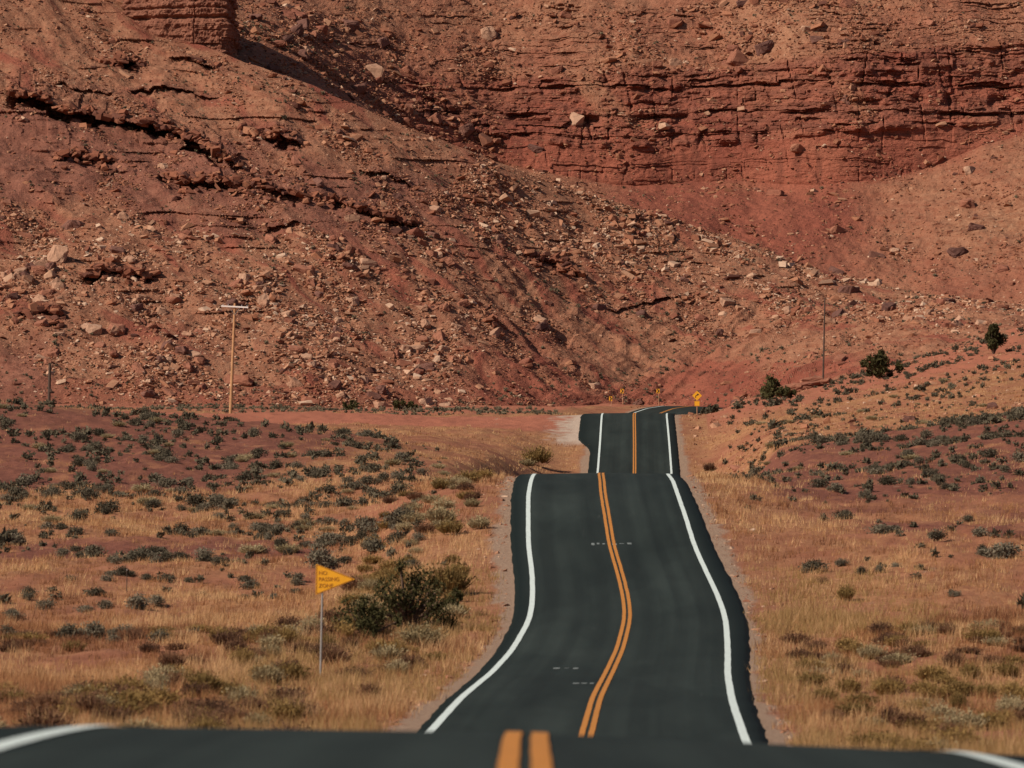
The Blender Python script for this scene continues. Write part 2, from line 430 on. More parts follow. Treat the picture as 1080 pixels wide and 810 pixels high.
# ------------------------------------------------------------------ hillside A (scree spur coming down from the left)
U1 = np.concatenate([np.linspace(-900, -160, 60)[:-1], np.linspace(-160, 1240, 880), np.linspace(1240, 1900, 50)[1:]])
def lin(pts):
    p = np.array(pts, float); return lambda u: np.interp(u, p[:, 0], p[:, 1])
A_df = lin([(-900, 765), (0, 776), (200, 780), (350, 786), (450, 794), (560, 806), (640, 818), (720, 826), (800, 800), (880, 740), (1000, 680), (1900, 640)])
A_vf = lin([(-900, 432), (0, 434), (400, 434), (560, 433), (640, 432), (740, 432), (800, 430), (900, 412), (1080, 378), (1500, 330), (1900, 300)])
A_dr = lin([(-900, 980), (0, 930), (250, 900), (320, 894), (500, 893), (620, 905), (870, 910), (1100, 880), (1900, 860)])
A_vr = lin([(-900, -420), (-200, -170), (0, -75), (90, -20), (130, 5), (180, 35), (250, 63), (300, 80), (320, 88), (360, 104), (400, 122), (500, 163), (600, 198), (700, 228), (800, 262),
            (870, 287), (950, 305), (1080, 322), (1300, 330), (1900, 330)])
def sm_u(f, s=14):
    ug = np.arange(-900, 1901, 5.0); v = gsmooth(f(ug), s / 5 * 1.0 if s / 5 > 1 else 1); return lambda u: np.interp(u, ug, v)
A_df, A_vf, A_dr = sm_u(A_df, 40), sm_u(A_vf, 40), sm_u(A_dr, 60)
A_vr = sm_u(A_vr, 15)
NA = 620
tA = np.concatenate([np.linspace(-.03, 1.0, NA), [1.02, 1.05, 1.09, 1.15, 1.25]])
T, U = np.meshgrid(tA, U1, indexing='ij')
df, dr_ = A_df(U), A_dr(U)
zf, zr = z_of(A_vf(U), df), z_of(A_vr(U), dr_)
d = df + (dr_ - df) * T
Tc = np.clip(T, 0, 1)
prof = .80 * Tc + .20 * Tc ** 1.8 - .10 * np.sin(np.pi * Tc) * sstep(450, 620, U)
z = zf + (zr - zf) * prof + np.minimum(T, 0) * (dr_ - df) * .4
z = z - np.maximum(T - 1, 0) * (dr_ - df) * .62
x = x_of(U, d)
V0 = 405 - F * (-d * SP + z * CP) / (d * CP + z * SP)
band = sstep(0, .05, Tc) * (1 - .7 * sstep(.93, 1.0, Tc))
n = 1.4 * fbm(x / 26, d / 30, 2, 60) + .36 * fbm(x / 6, d / 7, 3, 64)
n += .13 * fbm(x / 1.5, d / 1.7, 4, 70, .6)
flow_s = (1.2 * x + d) / 1.56; flow_l = (x - 1.2 * d) / 1.56
flow = fbm(flow_s / 4.5 + .6 * noise2(x / 7, d / 7, 125), flow_l / 22, 4, 120)
flow_g = fbm(flow_s / 6 + .5 * noise2(x / 12, d / 12, 124), flow_l / 26, 2, 123)
n += (.75 * flow_g + .12 * flow) * sstep(.02, .1, Tc)
# rills running down the red lower face, stronger to the right
slant = (x - .45 * d)
rill = ridged(slant / 5.5 + .5 * noise2(x / 9, d / 9, 81), d / 46, 3, 80)
rl = sstep(430, 600, U) * (1 - sstep(880, 1000, U)) * (1 - sstep(.55, .95, Tc))
n += rl * .55 * rill + .3 * (1 - rl) * ridged(slant / 9, d / 40, 2, 85)
z = z + n * band
# hard rock benches: blocks that stand out of the scree and overhang their foot
dy = np.zeros_like(z); hard = np.zeros_like(z)
benches = [
 ([(10, 100), (35, 106), (60, 116), (100, 122), (150, 133), (190, 142), (215, 152), (236, 170), (250, 182)], 30, 5.6, 1.0),
 ([(60, 92), (120, 100), (160, 96), (230, 104)], 8, 1.2, .5),
 ([(170, 190), (230, 197), (270, 203), (310, 208), (350, 214), (400, 226), (440, 236)], 16, 2.6, .95),
 ([(240, 232), (300, 240), (350, 236)], 8, 1.0, .6),
 ([(88, 298), (110, 292), (160, 298)], 14, 3.2, 1.0),
 ([(20, 338), (45, 332), (66, 340)], 14, 3.0, 1.0),
 ([(550, 268), (580, 278), (616, 296)], 9, 1.8, .9),
 ([(180, 60), (215, 70), (245, 78)], 8, 1.2, .8),
 ([(100, 62), (125, 58), (150, 66)], 12, 3.2, .9),
 ([(255, 140), (285, 148), (318, 156)], 14, 2.8, .95),
 ([(380, 180), (410, 186), (440, 196)], 9, 1.2, .8),
 ([(640, 330), (700, 322), (760, 330)], 6, .8, .6),

 ([(60, 168), (90, 164), (120, 172)], 10, 2.0, .95),
]
lip = np.zeros_like(z); cavm = np.zeros_like(z)
Vs = V0                                        # rows before the small-scale roughness
for k, (pts, H, Am, full) in enumerate(benches):
    p = np.array(pts, float); c = np.interp(U, p[:, 0], p[:, 1]); u0, u1 = p[0, 0], p[-1, 0]
    ub = U + 6 * noise2(U / 25, Vs / 12, 89)
    wcell = 13.0 + 9 * hashf(k, 3)
    cell = np.floor(ub / wcell + .8 * noise2(U / 40, U * 0 + k, 91))
    c = c + 4.0 * (hashf(cell, k, 2) - .5) + 2.5 * noise2(U / 9, U * 0 + k, 92)
    ends = sstep(u0 - 6, u0 + 8, U) * (1 - sstep(u1 - 8, u1 + 6, U))
    blk = hashf(cell, k, 1)
    gap = (hashf(cell, k, 7) > .13 * (2 - full)) * 1.0
    amp = Am * ends * (.5 + .6 * blk) * (.15 + .85 * gap)
    hh = c - Vs
    tiers = np.floor(hh / (H / 3.0) + .3 * noise2(U / 12, hh / 5, 93))
    topv = np.clip(1 - hh / H, 0, 1)
    tier_amp = np.clip(1 - (tiers + .5) / 3.0, 0, 1)
    top = (.45 * topv + .55 * tier_amp) * (hh > 0)
    ly = hashf(np.floor(hh / 3.2), np.floor(ub / 8), 5)
    dy -= amp * top * (.80 + .20 * ly)
    depth = -hh; bh = (1.2 + 13 * hashf(cell, k, 9) ** 2.2) * (H / 22.0) + 1.5 * noise2(U / 5, U * 0 + k, 94)
    below = (hh <= 0) * (1 - sstep(bh, bh + 4, depth))
    dy += below * amp * 1.1
    apron = (hh <= 0) * sstep(bh, bh + 4, depth) * np.clip(1 - (depth - bh) / (H * .9), 0, 1)
    dy -= apron * amp * .25
    sub = sstep(-.1, .3, noise2(U / 11, U * 0 + k, 97))
    lip = np.maximum(lip, ends * np.exp(-((hh - 1.5) / 2.5) ** 2) * (.25 + .75 * sub) * (Am > 1.5)); cavm = np.maximum(cavm, ends * np.exp(-((hh + 5) / 4.0) ** 2) * sub * (Am > 1.5))
    hard = np.maximum(hard, ends * np.clip(1 - np.abs(hh) / (H * 1.3), 0, 1))
# small broken ledges everywhere: level-bedded rock showing through
zl = z / 1.7 + .6 * fbm(x / 18, d / 60, 2, 101)
frac = zl - np.floor(zl); ledm = sstep(.15, .6, fbm(x / 12, z / 3.5, 3, 103)) * (V0 < 330) * (1 - rl)
dy -= ledm * .95 * np.clip(1 - frac * 1.6, 0, 1) * band * (.4 + .8 * hashf(np.floor(x / 2.2), np.floor(zl), 3))
y = d + dy
# colour fields
nm = fbm(x / 22, d / 26, 4, 111)
red = np.clip(sstep(.40, .05, Tc + .22 * nm) * sstep(430, 560, U) + sstep(.1, .7, nm * .5 + flow * .9) * .75 + .22, 0, 1)
red = np.where(V0 > 405, np.maximum(red, .7), red)
purp = sstep(-.35, .25, 1 - np.abs(V0 - (165 + .11 * U)) / 62 + .5 * nm - .45) * (1 - sstep(400, 560, U)) + hard * .4
purp = np.clip(purp + .85 * (1 - sstep(30, 80, U)) * sstep(345, 372, V0 + 12 * nm + U * .1), 0, 1)
scrub = sstep(.1, .6, fbm(x / 15, d / 12, 3, 115)) * .8
Averts = np.stack([x.ravel(), y.ravel(), z.ravel()], 1)
me = mesh_from('hillside', Averts, grid_faces(len(tA), len(U1)), dict(red=red, purp=purp, scrub=scrub, strat=np.maximum(hard, ledm), stain=.55 * hard * sstep(-.2, .4, fbm(x / 3, z / 2, 3, 121)) + .35 * sstep(.3, .8, fbm(flow_s / 3, flow_l / 18, 3, 122))), smooth=False)
tag(link('hillside', me, M['hill']), None, None, kind='structure')
A_info = dict(P=Averts, u=U.ravel(), v=V0.ravel(), t=T.ravel(), pale=(sstep(.9, .2, red + purp)).ravel(), nc=len(U1), flow=flow.ravel(), lip=lip.ravel(), cav=cavm.ravel())

# ------------------------------------------------------------------ canyon wall B
b_cb = lin([(-900, 40), (0, 20), (250, 28), (300, 50), (350, 86), (430, 138), (500, 165), (560, 178), (650, 196), (720, 192), (800, 190), (900, 197), (960, 186), (1010, 165), (1080, 140), (1300, 110), (1900, 90)])
b_cm = lin([(-900, 30), (0, 10), (250, 24), (300, 42), (350, 76), (430, 122), (500, 140), (560, 150), (650, 158), (720, 152), (800, 150), (900, 137), (1000, 134), (1080, 130), (1300, 100), (1900, 80)])
b_ct = lin([(-900, 0), (0, -10), (250, 2), (350, 50), (430, 86), (560, 84), (650, 72), (720, 74), (800, 68), (900, 58), (1080, 44), (1300, 40), (1900, 30)])
b_up = lin([(-900, -60), (0, -30), (350, 10), (560, 15), (800, 0), (1080, -20), (1900, -40)])
b_D = lin([(-900, 980), (0, 960), (250, 954), (350, 968), (430, 979), (520, 990), (600, 984), (680, 986), (740, 990), (820, 985), (880, 980), (960, 983), (1020, 988), (1100, 988), (1900, 975)])
b_cb, b_cm, b_ct, b_up, b_D = (sm_u(f, 30) for f in (b_cb, b_cm, b_ct, b_up, b_D))
U2 = np.concatenate([np.linspace(-900, -120, 40)[:-1], np.linspace(-120, 1200, 900), np.linspace(1200, 1900, 30)[1:]])
seg = [(0, 1, 130), (1, 2, 120), (2, 3, 190), (3, 4, 150), (4, 5, 150), (5, 6, 6)]
sv = np.concatenate([np.linspace(a, b, nn, endpoint=False) for a, b, nn in seg] + [[6.0]])
S, U = np.meshgrid(sv, U2, indexing='ij')
D0 = A_dr(U) + 4 + 8 * sstep(340, 460, U); Vb0 = A_vr(U) + 4 + 41 * sstep(320, 460, U)
cb, cm, ct, up, DD = b_cb(U), b_cm(U), b_ct(U), b_up(U), b_D(U)
D0 = np.minimum(D0, DD - 25)
kz = [z_of(Vb0, D0)]; kd = [D0]
kz.append(z_of(cb, DD)); kd.append(DD)
kd.append(DD + 2.0 + (kz[1] * 0) + 1.2); kz.append(z_of(cm, kd[2]))
kd.append(DD + 15); kz.append(z_of(ct, kd[3]))
kd.append(DD + 33); kz.append(z_of(up, kd[4]))
kd.append(DD + 110); kz.append(kz[4] + 50)
kd.append(DD + 900); kz.append(kz[5] + 90)
K = np.floor(np.minimum(S, 5.999)).astype(int); f_ = S - K
kz = np.stack(kz); kd = np.stack(kd)
ii = np.arange(S.shape[0])[:, None]; jj = np.arange(S.shape[1])[None, :]
z = kz[K, ii, jj] * (1 - f_) + kz[K + 1, ii, jj] * f_
d = kd[K, ii, jj] * (1 - f_) + kd[K + 1, ii, jj] * f_
x = x_of(U, d)
# how much each zone is bedded rock
def zone(a, b, w=.12): return sstep(a - w, a + w, S) * (1 - sstep(b - w, b + w, S))
cl = sstep(330, 470, U)
n_t = fbm(x / 16, z / 9, 3, 201)
lower = zone(1, 2, .06) * cl; upper = zone(2, 3, .08) * cl
above = (zone(3, 5, .2) * sstep(-.1, .45, n_t + .35 * sstep(700, 1000, U)) * .55 + zone(3, 5, .2) * .12)
above = np.maximum(above, .4 * (1 - cl) * zone(1, 3, .3) * sstep(0, .5, n_t))
screeb = sstep(.15, .55, fbm((x + z * .8) / 13, z / 40, 3, 205)) * zone(2, 3.2, .2)      # scree tongues that bury the ledges
upper = upper * (1 - .85 * screeb * (1 - .6 * sstep(2.3, 2.05, S)))
big = 1.5 * fbm(x / 22, x * 0, 3, 211) * zone(1, 3.2, .3)
zw = z + 1.3 * noise2(x / 30, z * 0, 213) + .5 * noise2(x / 8, z / 5, 212) + .22 * noise2(x / 3, z / 2, 214)
L1 = np.floor(zw / 1.25 + .6 * hashf(np.floor(zw / 5), 0, 0, 4)); wid = 3.2 + 6 * hashf(L1, 1, 0, 5)
B1 = np.floor(x / wid + 7 * hashf(L1, 2, 0, 6) + .3 * noise2(x / 3, z / 2, 215))
L2 = np.floor(zw / .48); B2 = np.floor(x / (1.0 + 2 * hashf(L2, 3, 0, 7)) + 5 * hashf(L2, 4, 0, 8))
p1 = hashf(L1, 0, 0, 11) - .5; p1b = hashf(L1, B1, 0, 12) - .5
p2 = hashf(L2, 0, 0, 13) - .5; p2b = hashf(L2, B2, 0, 14) - .5
recess = (hashf(L2, 7, 0, 15) > .80) * (hashf(L2, np.floor(x / 4.5 + 5 * hashf(L2, 8)), 0, 16) > .5)
brk = sstep(-.5, .35, fbm(x / 7, z / 3.2, 3, 250))
ledge = (1.0 * p1 + 1.0 * p1b + .6 * p2 + .45 * p2b - 1.0 * recess) * (.30 + .70 * brk) + .30 * fbm(x / 2.2, z / 1.1, 3, 251, .6)
joints = .6 * sstep(.86, .97, ridged(x / 4, z / 30, 1, 216)) * sstep(-.2, .3, noise2(x / 6, z / 4, 218))
dy = -(upper * 1.15 + lower * .28 + above * .95) * ledge + joints * (upper * 1.3 + lower * .45)
# overhanging cap right at the contact between the two units
capz = np.exp(-((S - 2.04) / .05) ** 2) * cl * sstep(-.1, .3, fbm(x / 7, x * 0, 3, 219) + .1)
dy -= capz * 1.2
capz2 = np.exp(-((S - 2.78) / .04) ** 2) * cl * sstep(0, .3, fbm(x / 6, x * 0, 3, 220) + .05)
dy -= capz2 * 1.1
dark_rec = np.exp(-((S - 2.35 - .1 * noise2(x / 15, x * 0, 222)) / .07) ** 2) * cl * sstep(-.1, .3, fbm(x / 8, x * 0, 2, 221))
dy += dark_rec * 1.6
talus = np.clip(1 - upper - lower, 0, 1)
nz = (1.0 * fbm(x / 15, d / 15, 3, 230) + .3 * fbm(x / 4, z / 3, 3, 233) + .14 * fbm(x / 1.6, d / 1.6, 3, 236, .6)) * talus * sstep(0, .2, S)
nz += .16 * fbm(x / 1.5, z / 1.0, 3, 239) * (1 - talus)
y = d + dy + big - nz * .8
z = z + nz * .7
V2 = 405 - F * (-y * SP + z * CP) / (y * CP + z * SP)
nm = fbm(x / 20, z / 14, 4, 241)
red = np.clip(lower * .85 + talus * .08 + zone(.25, 1, .2) * sstep(560, 700, U) * (1 - sstep(850, 960, U)) * .8 + upper * .75 + .25 + .35 * nm, 0, 1)
purp = np.clip(upper * .25 * sstep(-.3, .3, fbm(x / 12, z / 4, 3, 243)) + .25 * (hashf(L1, 5, 0, 9) > .6) * (upper + above), 0, 1)
scrub = sstep(.1, .6, fbm(x / 15, z / 9, 3, 245)) * .7 * talus
Bverts = np.stack([x.ravel(), y.ravel(), z.ravel()], 1)
me = mesh_from('canyon_wall', Bverts, grid_faces(len(sv), len(U2)), dict(red=red, purp=purp, scrub=scrub, strat=np.clip(upper + lower * .7 + above * .6, 0, 1), stain=np.clip((upper * .55 + above * .3) * sstep(-.25, .45, fbm(x / 5, z / 1.3, 4, 252)) + lower * .5 * sstep(.1, .6, fbm(x / 2.2, z / 9, 3, 253)), 0, 1)), smooth=False)
tag(link('canyon_wall', me, M['hill']), None, None, kind='structure')
B_info = dict(P=Bverts, u=U.ravel(), v=V2.ravel(), s=S.ravel(), talus=(talus * (1 - .7 * above)).ravel(), nc=len(U2))

# ------------------------------------------------------------------ butte standing on the spur (top left)
bx0, bx1, by0, by1 = x_of(126, 906), x_of(239, 906), 906.0, 938.0
per = []
def seg_pts(a, b, n): return [(a[0] + (b[0] - a[0]) * i / n, a[1] + (b[1] - a[1]) * i / n) for i in range(n)]
cs = [(bx0, by0 + 5), (bx0 + 6, by0 + 1.0), (bx1 - .8, by0 - 1.2), (bx1, by0 - .6), (bx1 + .6, by1 - 8), (bx1 - 4, by1), (bx0, by1)]
ns = [60, 240, 12, 160, 30, 60, 80]
for i in range(len(cs)): per += seg_pts(cs[i], cs[(i + 1) % len(cs)], ns[i])
per.append(per[0]); per = np.array(per)
tn = np.roll(per[:-1], -1, 0) - np.roll(per[:-1], 1, 0); nrm = np.stack([tn[:, 1], -tn[:, 0]], 1); nrm /= np.linalg.norm(nrm, axis=1)[:, None]
for _ in range(3): nrm = (np.roll(nrm, 1, 0) + nrm * 2 + np.roll(nrm, -1, 0)) / 4
nrm = np.vstack([nrm, nrm[:1]])
arc = np.concatenate([[0], np.cumsum(np.linalg.norm(np.diff(per, axis=0), axis=1))])
zb0, zb1 = z_of(150, 906), z_of(-85, 906)
zz_ = np.linspace(zb0, zb1, 230)
Zb, Ab = np.meshgrid(zz_, arc, indexing='ij')
PX, PY = per[:, 0] + 0 * Zb, per[:, 1] + 0 * Zb; NX, NY = nrm[:, 0] + 0 * Zb, nrm[:, 1] + 0 * Zb
# noise by position so the seam closes
L = np.floor(Zb / 1.1 + .5 * noise2(PX / 8, PY / 8, 301)); Bk = np.floor(Ab / (2 + 3 * hashf(L, 1, 0, 31)))
L_ = np.floor(Zb / .4)
prot = .55 * (hashf(L, 0, 0, 33) - .5) + .35 * (hashf(L, Bk, 0, 34) - .5) + .25 * (hashf(L_, 0, 0, 35) - .5) + .7 * noise2(PX / 4, PY / 4 + Zb / 9, 303) + .28 * noise2(PX / .9, Zb / .7, 307) + .14 * noise2(PX / .35, Zb / .3, 308)
prot -= .5 * sstep(.88, .97, ridged(Ab / 3.4, Zb / 60, 1, 305)) * sstep(bx0 + 9, bx1 - 3, PX)
prot = prot * (1 - sstep(arc[-1] - 1, arc[-1], Ab)) - .14 * (Zb - z_of(20, 906)) * .35
prot += 1.0 * sstep(z_of(22, 906), z_of(14, 906), Zb) * 0
prot -= .9 * np.exp(-((Zb - z_of(18, 906)) / .35) ** 2) + .6 * np.exp(-((Zb - z_of(8, 906)) / .25) ** 2)
bxx = PX + NX * prot; byy = PY + NY * prot
bv = np.stack([bxx.ravel(), byy.ravel(), Zb.ravel()], 1)
fc = grid_faces(len(zz_), len(arc))
cen = bv[-len(arc):].mean(0); bv2 = np.vstack([bv, cen[None]])
b0 = len(bv) - len(arc)
cap = np.array([[b0 + i, b0 + i + 1, len(bv), len(bv)] for i in range(len(arc) - 1)])
me = mesh_from('butte', bv, fc, dict(red=0.15 + 0 * bv[:, 0], purp=.8 + 0 * bv[:, 0], scrub=0 * bv[:, 0], strat=.7 + 0 * bv[:, 0], stain=.45 * sstep(0, .6, fbm(bv[:, 0] / 1.2, bv[:, 2] / 6, 3, 254))))
bm = bmesh.new(); bm.from_mesh(me); bm.verts.ensure_lookup_table()
bm.faces.new([bm.verts[b0 + i] for i in range(len(arc) - 1)]); bm.to_mesh(me); bm.free()
tag(link('butte', me, M['hill']), None, None, kind='structure')

# ------------------------------------------------------------------ rocks
def hull(npts, seed, flat=.7):
    """angular block: a jittered box with some corners knocked off"""
    r = np.random.default_rng(seed)
    cube = np.array([[a, b, c] for a in (-1, 1) for b in (-1, 1) for c in (-1, 1)], float)
    p = cube * r.uniform(.38, 1.0, (8, 3)) + r.normal(0, .08, (8, 3))
    if npts > 8:
        q = r.normal(0, 1, (npts - 8, 3)); q /= np.linalg.norm(q, axis=1)[:, None]; p = np.vstack([p * [.92, .92, .92], q * r.uniform(.85, 1.15, (npts - 8, 1))])
    p[:, 2] *= flat; p[:, 1] *= r.uniform(.7, 1)
    bm = bmesh.new(); vs = [bm.verts.new(q) for q in p]
    bmesh.ops.convex_hull(bm, input=vs)
    bmesh.ops.delete(bm, geom=[v for v in bm.verts if not v.link_faces], context='VERTS')
    bmesh.ops.triangulate(bm, faces=bm.faces[:])
    bm.verts.index_update(); bm.verts.ensure_lookup_table()
    V = np.array([v.co[:] for v in bm.verts]); Fc = np.array([[v.index for v in f.verts] for f in bm.faces]); bm.free()
    return V, Fc
small_rocks = [hull(8 + (i % 3) * 2, 100 + i, (.45, .6, .75)[i % 3]) for i in range(12)]

def rand_rot(n):
    a = rng.uniform(0, 2 * np.pi, n); tx = rng.normal(0, .35, n); ty = rng.normal(0, .35, n)
    ca, sa = np.cos(a), np.sin(a)
    Rz = np.zeros((n, 3, 3)); Rz[:, 0, 0] = ca; Rz[:, 0, 1] = -sa; Rz[:, 1, 0] = sa; Rz[:, 1, 1] = ca; Rz[:, 2, 2] = 1
    Rx = np.zeros((n, 3, 3)); Rx[:, 0, 0] = 1; Rx[:, 1, 1] = np.cos(tx); Rx[:, 1, 2] = -np.sin(tx); Rx[:, 2, 1] = np.sin(tx); Rx[:, 2, 2] = np.cos(tx)
    Ry = np.zeros((n, 3, 3)); Ry[:, 1, 1] = 1; Ry[:, 0, 0] = np.cos(ty); Ry[:, 0, 2] = np.sin(ty); Ry[:, 2, 0] = -np.sin(ty); Ry[:, 2, 2] = np.cos(ty)
    return Ry @ Rx @ Rz

def merge(variants, pos, scl, rot, tint, which):
    """one mesh of many small pieces: arrays of verts, faces, tint"""
    Vs, Fs, Ts = [], [], []; base = 0
    for k, (v, f) in enumerate(variants):
        idx = np.nonzero(which == k)[0]
        if len(idx) == 0: continue
        P = np.einsum('nij,vnj->nvi', rot[idx], v[:, None, :] * scl[idx][None, :, :]) + pos[idx][:, None, :]
        n, m = len(idx), len(v)
        Vs.append(P.reshape(-1, 3)); Fs.append((f[None] + (np.arange(n) * m)[:, None, None] + base).reshape(-1, f.shape[1]))
        Ts.append(np.repeat(tint[idx], m)); base += n * m
    return np.vstack(Vs), np.vstack(Fs), np.concatenate(Ts)

def pick(info, w, n):
    p = w / w.sum(); return rng.choice(len(w), n, p=p)

rock_pos, rock_r, rock_t = [], [], []
# spur
P = A_info['P']; u, v, t = A_info['u'], A_info['v'], A_info['t']
dens = .25 + sstep(-.2, .7, fbm(P[:, 0] / 11, P[:, 1] / 14, 3, 401))
dens = dens ** 1.5 * (.35 + 1.3 * sstep(-.5, .5, -A_info['flow']))
rubble = np.clip(sstep(200, 260, v - .02 * u) * (1 - sstep(420, 560, u)) + sstep(.55, .8, t) * sstep(420, 560, u), 0, 1)
w = dens * (.6 + 1.15 * rubble) * ((u > -220) & (u < 1300) & (t > .005) & (t < 1.01)) * (1 - .75 * (1 - sstep(30, 80, u)) * sstep(345, 372, v))
w = w * (1 - .6 * sstep(560, 640, u) * (1 - sstep(.35, .7, t)) * (1 - sstep(900, 1000, u)))
N = 112000; ix = pick(A_info, w, N)
rock_pos.append(P[ix] + rng.normal(0, .1, (N, 3)) * [1, 1, .2]); rr = np.where(rubble[ix] > .5, .18, .14) * rng.pareto(3.0, N) + .13; rr = np.where((u[ix] > 560) & (u[ix] < 950) & (t[ix] < .55), rr * .7, rr); rock_r.append(np.minimum(rr, 1.15))
rock_t.append(np.clip(.36 + .30 * rubble[ix] * rng.uniform(-.2, 1, N) + rng.normal(0, .26, N) + .1 * A_info['pale'][ix], 0, 1))
# fallen and standing blocks that make up the broken ledges
for key, n_, lo, hi in (('lip', 1000, .35, 1.0), ('cav', 260, .3, .9)):
    ix = pick(A_info, A_info[key] * ((u > -100) & (u < 1100)), n_)
    rock_pos.append(P[ix] + rng.normal(0, .15, (n_, 3)) + [0, -.5 if key == 'cav' else 0, 0]); rock_r.append(rng.uniform(lo, hi, n_)); rock_t.append(np.clip(.24 + rng.normal(0, .12, n_), 0, 1))
# canyon wall
P = B_info['P']; u, v, s = B_info['u'], B_info['v'], B_info['s']
dens = .2 + sstep(-.2, .7, fbm(P[:, 0] / 11, P[:, 2] / 8, 3, 402))
w = dens * (.22 + B_info['talus']) * ((u > -150) & (u < 1230) & (s > .1) & (s < 4.7)) * np.where(s < 1, 1.2, np.where(s > 3, 1.0, .8))
w = w * (1 - .6 * (s < 1) * sstep(600, 700, u) * (1 - sstep(850, 940, u)))
N = 56000; ix = pick(B_info, w, N)
rock_pos.append(P[ix] + rng.normal(0, .12, (N, 3)) * [1, 1, .2]); rr = .17 * rng.pareto(2.9, N) + .14; rock_r.append(np.minimum(rr, 1.5))
rock_t.append(np.clip(.42 + rng.normal(0, .24, N), 0, 1))
nAB = (34000, 22000)
# stones on the far right slope of the valley floor and along the road
N = 9000; yy = rng.uniform(480, 800, N); xx = rng.uniform(14, 100, N) * yy / 900 + 4
ok = (np.abs(off_of(xx, yy)) > 6); xx, yy = xx[ok], yy[ok]
rock_pos.append(np.stack([xx, yy, ground_z(xx, yy)], 1)); rock_r.append(np.minimum(.07 * rng.pareto(2.4, len(xx)) + .07, .7)); rock_t.append(np.clip(.5 + rng.normal(0, .25, len(xx)), 0, 1))
N = 2600; yy = rng.uniform(126, 330, N); sd = rng.choice([-1, 1], N); oo = sd * (4.6 + rng.exponential(.9, N)); xx = cx(yy) + oo
rock_pos.append(np.stack([xx, yy, ground_z(xx, yy)], 1)); rock_r.append(np.minimum(.025 * rng.pareto(2.4, N) + .025, .16)); rock_t.append(np.clip(.65 + rng.normal(0, .2, N), 0, 1))
zone_id = np.concatenate([np.full(len(a), (0, 4, 4, 1, 2, 5)[i]) for i, a in enumerate(rock_pos)])
rock_pos = np.vstack(rock_pos); rock_r = np.concatenate(rock_r); rock_t = np.concatenate(rock_t)
pxs, pys = proj(rock_pos)
inv = (pxs > 3) & (pxs < 1077) & (pys > 3) & (pys < 800)
app = np.where(inv & (zone_id < 3), rock_r / rock_pos[:, 1], 0)
order = np.argsort(-app)
NB_RANDOM = 262
chosen = order[:NB_RANDOM]; rest = np.ones(len(app), bool); rest[chosen] = False
ri = np.nonzero(rest)[0]
sc3 = rock_r[ri][:, None] * rng.uniform(.6, 1.25, (len(ri), 3)) * [1.15, 1, .8]
Vv, Ff, Tt = merge(small_rocks, rock_pos[ri], sc3, rand_rot(len(ri)), rock_t[ri], rng.integers(0, len(small_rocks), len(ri)))
o = link('rubble', mesh_from('rubble', Vv, Ff, dict(tint=Tt)), M['rock'])
tag(o, 'broken red and tan rock rubble spread over the hill slopes', 'rubble', kind='stuff')

def boulder_mesh(seed, flat=.8, slab=False):
    v, f = hull(15, seed, flat)
    bm = bmesh.new(); vs = [bm.verts.new(q) for q in v]
    for a in f:
        try: bm.faces.new([vs[i] for i in a])
        except ValueError: pass
    bmesh.ops.dissolve_limit(bm, angle_limit=R(14), verts=bm.verts[:], edges=bm.edges[:])
    bmesh.ops.bevel(bm, geom=bm.edges[:], offset=.06, segments=1, affect='EDGES')
    bmesh.ops.triangulate(bm, faces=bm.faces[:])
    bmesh.ops.subdivide_edges(bm, edges=bm.edges[:], cuts=2, use_grid_fill=True)
    r = random.Random(seed)
    for q in bm.verts:
        a = np.array([q.co.x, q.co.y, q.co.z]) * 2.2 + seed
        w1 = float(noise2(np.array([a[0] + a[2] * .7]), np.array([a[1] - a[2] * .5]), 7)[0]); w2 = float(noise2(np.array([a[0] * 3 + a[2]]), np.array([a[1] * 3 - a[2] * 2]), 8)[0])
        q.co *= 1 + .13 * w1 + .06 * w2; q.co += Vector((r.gauss(0, .014), r.gauss(0, .014), r.gauss(0, .014)))
    bmesh.ops.recalc_face_normals(bm, faces=bm.faces[:])
    me = bpy.data.meshes.new('boulder'); bm.to_mesh(me); bm.free(); return me
bprotos = {}
for mk in ('rock_obj_red', 'rock_obj_tan', 'rock_obj_dark'):
    bprotos[mk] = [boulder_mesh(500 + i, (.55, .7, .85, .95, .65)[i]) for i in range(5)]
    for q in bprotos[mk]: q.materials.append(M[mk])
AREA = [('on the rubble slope of the near hillside', 'boulders on the near hillside'), ('on the far canyon slope', 'boulders on the far canyon slope'), ('on the valley floor right of the road', 'stones on the valley floor')]
HUE = {'rock_obj_red': 'red-brown', 'rock_obj_tan': 'pale tan', 'rock_obj_dark': 'dark brown'}
for k, i in enumerate(chosen):
    t_ = rock_t[i]; mk = 'rock_obj_dark' if t_ < .28 else ('rock_obj_red' if t_ < .62 else 'rock_obj_tan')
    o = link('boulder', bprotos[mk][k % 5], None, loc=rock_pos[i], rot=(random.gauss(0, .3), random.gauss(0, .3), random.uniform(0, 6.28)))
    s_ = rock_r[i]; o.scale = (s_ * random.uniform(.9, 1.4), s_ * random.uniform(.8, 1.1), s_ * random.uniform(.7, 1.0))
    a = AREA[zone_id[i]]
    tag(o, f'{HUE[mk]} angular boulder lying {a[0]}', 'boulder', f'{HUE[mk]} {a[1]}')

def at_hill(px, py, prefer=None):
    best = None
    for info, lim in ((A_info, None), (B_info, None)):
        dd = (info['u'] - px) ** 2 * .8 + (proj(info['P'])[1] - py) ** 2 if 'pp' not in info else (info['u'] - px) ** 2 * .8 + (info['pp'] - py) ** 2
        if 'pp' not in info: info['pp'] = proj(info['P'])[1]
        j = np.argmin(dd)
        if dd[j] < 30 or info is B_info:
            return Vector(info['P'][j])
    return None
